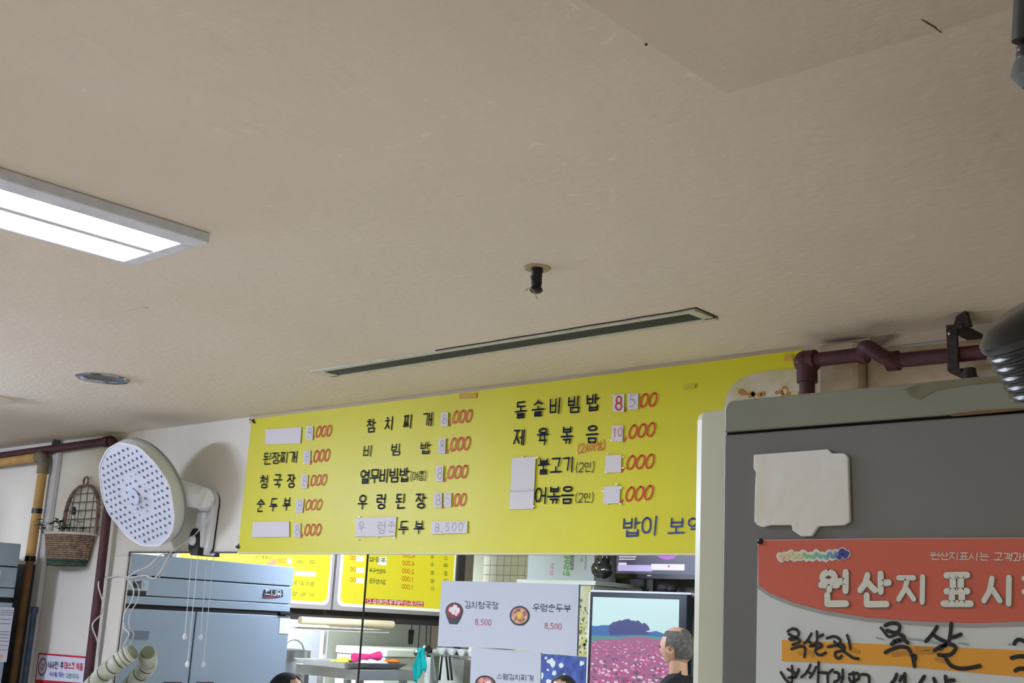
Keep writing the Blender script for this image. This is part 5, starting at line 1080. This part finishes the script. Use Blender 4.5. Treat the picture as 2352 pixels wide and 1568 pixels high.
def SP(px, py, l): p = CY(px, py, YTv); return Vec((min(max(p.x, u0), u1), yt_+l, p.z))
q8 = lambda x, y: (1200+x*.20916, 1240+y*.20918)
def spoly(pts, c_, l, name, e=.6): b = MB(); b.prism([SP(*q8(x, y), l) for x, y in pts], (0, -.0003, 0)); b.build(name, mat('tv_'+name+str(c_[0]), c_, .4, emit=e*1.5), scn)
spoly([(795, 940), (850, 945), (900, 935), (1000, 935), (1020, 985), (1430, 1010), (1500, 998), (1590, 1030), (1800, 1040), (1800, 1110), (790, 1110)], (74, 116, 180), .0006, 'hills', .5)
spoly([(790, 1045), (1100, 1060), (1300, 1045), (1500, 1060), (1800, 1075), (1800, 1120), (790, 1110)], (104, 150, 150), .001, 'meadow', .5)
random.seed(11)
trees = [(980, 985)]; 
for i in range(19): x = 985+i*24; trees.append((x, 985-100*math.sin(math.pi*min(1, (i+2)/21))**.8-random.uniform(0, 26)))
trees += [(1435, 990), (1390, 1000), (1440, 1040), (1300, 1040), (1150, 1035), (1000, 1045), (975, 1000)]
spoly(trees, (78, 82, 138), .0014, 'tree_clump', .5)
spoly([(780, 1115), (900, 1095), (1100, 1085), (1300, 1060), (1500, 1090), (1800, 1120), (1800, 1700), (770, 1700)], (178, 110, 150), .0018, 'flower_field', .5)
cf = [(206, 84, 150), (226, 150, 196), (214, 60, 120), (110, 96, 120), (228, 190, 214), (86, 100, 110), (190, 110, 160), (232, 210, 220)]
for k, c_ in enumerate(cf):
    b = MB(); 
    for i in range(70):
        v = random.random(); y = 1110+v**1.25*570; x = random.uniform(775, 1770); s_ = 7+v*26; p = SP(*q8(x, y), .0022+.0001*k)
        if not (u0+.01 < p.x < u1-.01): continue
        dx = (SP(*q8(x+s_, y), .002)-p).x*random.uniform(.5, 1)
        if c_ in cf[3:4]+cf[5:6] and v < .3: dx *= .6
        b.add([p+Vec((math.cos(t*1.05+i)*dx, 0, math.sin(t*1.05+i)*dx*.5)) for t in range(6)], [tuple(range(6))])
    o = b.build('flower_specks', mat('tv_f%d' % k, c_, .4, emit=.85), scn); o['kind'] = 'stuff'

# ---- people
def skin_body(name, joints, edges, radii, m, parent, sub=2):
    me = bpy.data.meshes.new(name); L = WLOC[parent.name_full]; me.from_pydata([Vec(p)-L for p in joints], edges, []); me.update()
    o = bpy.data.objects.new(name, me); COL.objects.link(o)
    bpy.context.view_layer.objects.active = o
    sk = o.modifiers.new('skin', 'SKIN'); ly = me.skin_vertices[0] if me.skin_vertices else None
    if ly is None:
        me.attributes  # layer is created with the modifier through bmesh
        bm = bmesh.new(); bm.from_mesh(me); bm.verts.layers.skin.verify(); bm.to_mesh(me); bm.free(); ly = me.skin_vertices[0]
    for i, r in enumerate(radii): ly.data[i].radius = (r, r) if not isinstance(r, tuple) else r
    ly.data[0].use_root = True
    sb = o.modifiers.new('sub', 'SUBSURF'); sb.levels = sub; sb.render_levels = sub
    dg = bpy.context.evaluated_depsgraph_get(); nm = bpy.data.meshes.new_from_object(o.evaluated_get(dg)); bpy.data.objects.remove(o)
    nm.materials.clear(); nm.materials.append(m)
    for p in nm.polygons: p.use_smooth = True
    o = bpy.data.objects.new(name, nm); COL.objects.link(o); o.parent = parent; WLOC[o.name_full] = L; return o
def person(head, face, label, top_col, hair_col, seated=False, bald=True):
    """head: centre of the skull; face: horizontal facing direction"""
    H_ = Vec(head); fd = Vec(face).normalized(); sdv = fd.cross(Vec((0, 0, 1))).normalized(); zf = 0 if not seated else 0
    fl = Vec((H_.x, H_.y, 0)); P = empty('person', fl, label, 'person')
    k = (H_.z+.12)/1.72 if not seated else 1.0; hh = H_.z
    def pt(s_, f_, z): return H_+sdv*s_+fd*f_+Vec((0, 0, z))
    body_m = mat('jacket_%d' % top_col[0], top_col, .8); leg_m = mat('trousers', (40, 42, 52), .8); skn = mat('skin', (206, 160, 132), .5)
    pel = -.78*k if not seated else -.72
    J_ = [pt(0, -.02, pel), pt(0, -.01, pel+.18*k), pt(0, -.01, -.38*k), pt(0, -.03, -.18*k), pt(0, -.02, -.105*k)]
    R_ = [(.15, .11), (.15, .11), (.18, .125), (.16, .105), (.088, .088)]
    E_ = [(0, 1), (1, 2), (2, 3), (3, 4)]
    for sg in (-1, 1):
        b0 = len(J_); J_ += [pt(sg*.19, -.02, -.26*k), pt(sg*.24, -.03, -.58*k), pt(sg*.2, .14, -.78*k)]; R_ += [.065, .055, .042]; E_ += [(3, b0), (b0, b0+1), (b0+1, b0+2)]
    skin_body('jacket', J_, E_, R_, body_m, P)
    if not seated: lz = [(-.02, pel-.02), (.0, pel-.40*k), (-.03, -hh+.07)]
    else: lz = [(.0, pel-.02), (.42, pel-.04), (.42, -hh+.07)]
    J2 = [pt(0, -.02, pel)]; R2 = [(.14, .11)]; E2 = []
    for sg in (-1, 1):
        b0 = len(J2)
        J2 += [pt(sg*.09, lz[0][0], lz[0][1]-.06), pt(sg*.1, lz[1][0], lz[1][1]), pt(sg*.1, lz[2][0], lz[2][1])]; R2 += [.085, .06, .045]; E2 += [(0, b0), (b0, b0+1), (b0+1, b0+2)]
    skin_body('trousers', J2, E2, R2, leg_m, P)
    for sg in (-1, 1):
        b = MB(); c0 = pt(sg*.1, lz[2][0], -hh+.045); b.tube([c0-fd*.05, c0+fd*.06, c0+fd*.17], [.045, .045, .03], 12); b.build('shoe', M_BLK, P, True)
    # head: one lathe-like shaped surface
    b = MB(); N, K = 24, 18
    def hp_(th, ph, gr=0):
        x = math.sin(ph)*math.cos(th); y = math.sin(ph)*math.sin(th); z = math.cos(ph)      # x forward, y side
        rx, ry, rz = .098, .076, .115
        if z < 0: rx *= 1-.25*(-z)**1.5*(1 if x > 0 else 1.3); ry *= 1-.32*(-z)**1.6
        px_ = x*rx-(.012 if x < 0 else 0); 
        nose = .022*math.exp(-((y*1.0)/.16)**2)*math.exp(-((z+.16)/.14)**2)*(x > 0); brow = .004*math.exp(-((z-.12)/.08)**2)*(x > .3); eye = -.008*math.exp(-((abs(y)-.38)/.14)**2)*math.exp(-((z-.0)/.09)**2)*(x > 0); lip = .006*math.exp(-((z+.46)/.07)**2)*math.exp(-(y/.3)**2)*(x > 0)
        px_ += nose+brow+eye+lip; g = 1+gr
        return H_+fd*px_*g+sdv*y*ry*g+Vec((0, 0, z*rz*g))
    for i in range(K+1):
        for j in range(N): b.v.append(hp_(2*math.pi*j/N, math.pi*i/K))
    for i in range(K):
        for j in range(N): b.f.append((i*N+j, (i+1)*N+j, (i+1)*N+(j+1) % N, i*N+(j+1) % N))
    b.tube([H_+Vec((0, 0, -.07))-fd*.015, H_+Vec((0, 0, -.2*k))-fd*.02], [.052, .056], 16)
    hd = b.build('head', skn, P, True)
    for sg in (-1, 1):
        b = MB(); ec = H_+sdv*sg*.077-fd*.008+Vec((0, 0, -.01)); b.lathe(ec, sdv*sg+fd*-.4, [(.006, .004), (.012, .002), (.019, .008), (.024, .012), (.022, .004), (.015, -.004)], 14); b.build('ear', skn, hd, True)
        b = MB(); b.ball(H_+fd*.083+sdv*sg*.03+Vec((0, 0, .002)), .011, 10); b.build('eye', mat('eye_dark', (50, 40, 38), .3), hd, True)
    # short hair cap over sides and back
    b = MB()
    for i in range(K+1):
        for j in range(N): b.v.append(hp_(2*math.pi*j/N, math.pi*i/K, .05))
    for i in range(K):
        for j in range(N):
            th = 2*math.pi*(j+.5)/N; z = math.cos(math.pi*(i+.5)/K); x = math.sin(math.pi*(i+.5)/K)*math.cos(th)
            ok = (x < .18 and z > -.5 and not (x > -.25 and z < -.05)) or (z > .45 and x < .55)
            if bald and z > .72 and x > -.45: ok = False
            if ok: b.f.append((i*N+j, (i+1)*N+j, (i+1)*N+(j+1) % N, i*N+(j+1) % N))
    h_ = b.build('hair', mat('hair_%d' % hair_col[0], hair_col, .8, noise=.5, nscale=60, bump=.5, bscale=120), hd, True)
    # hands with five fingers
    for sg in (-1, 1):
        w0 = pt(sg*.2, .14, -.78*k); b = MB(); b.tube([w0, w0+fd*.05+Vec((0, 0, -.02)), w0+fd*.1+Vec((0, 0, -.05))], [.026, .036, .03], 10)
        for f_ in range(4):
            o_ = w0+fd*.1+sdv*(f_-1.5)*.018+Vec((0, 0, -.05)); ln = [.06, .07, .065, .05][f_]; b.tube([o_, o_+fd*ln*.5+Vec((0, 0, -.02)), o_+fd*ln*.7+Vec((0, 0, -.05))], [.009, .008, .006], 8)
        th_ = w0+fd*.04-sdv*sg*.03; b.tube([th_, th_-sdv*sg*.02+fd*.03+Vec((0, 0, -.02)), th_-sdv*sg*.018+fd*.05+Vec((0, 0, -.04))], [.012, .01, .008], 8)
        b.build('hand', skn, P, True)
    return P
hv = VY(1556, 1487, 5.85)
person(hv, (-1, .05, 0), 'balding man with short grey hair and black jacket standing before the television', (24, 26, 32), (112, 108, 104))
hv2 = VX(662, 1602, -4.9)
person(hv2, (1, -.2, 0), 'dark-haired diner whose crown just shows below the refrigerator in the mirror', (52, 58, 70), (34, 34, 38), True, False)
hv3 = VY(1296, 1603, 5.0)
person(hv3, (.3, 1, 0), 'dark-haired diner whose crown shows at the bottom under the blue picture', (60, 50, 54), (32, 30, 32), True, False)

def stool(x, y, z, label):
    S_ = empty('stool', (x, y, 0), label, 'stool'); b = MB(); b.lathe((x, y, z-.05), (0, 0, 1), [(0, 0), (.16, 0), (.17, .02), (.16, .045), (0, .05)], 24); b.build('seat', mat('stool_seat', (70, 40, 34), .5), S_, True)
    for k in range(4):
        a_ = math.pi/4+k*math.pi/2; b = MB(); b.tube([Vec((x+.1*math.cos(a_), y+.1*math.sin(a_), z-.05)), Vec((x+.16*math.cos(a_), y+.16*math.sin(a_), 0))], .012, 8); b.build('leg', M_CHR, S_, True)
stool(hv2.x, hv2.y, hv2.z-.86, 'round stool under the diner in front of the catering refrigerator')
stool(hv3.x, hv3.y, hv3.z-.86, 'round stool under the diner below the blue picture')
b = MB(); b.box((t0.x+.05, yt_-.2, 0), (TX1-.05, yt_+.1, tzt-.622)); tag(b.build('television_stand', M_GREYM, bevel=.005), 'dark grey cabinet on which the television stands', 'cabinet')
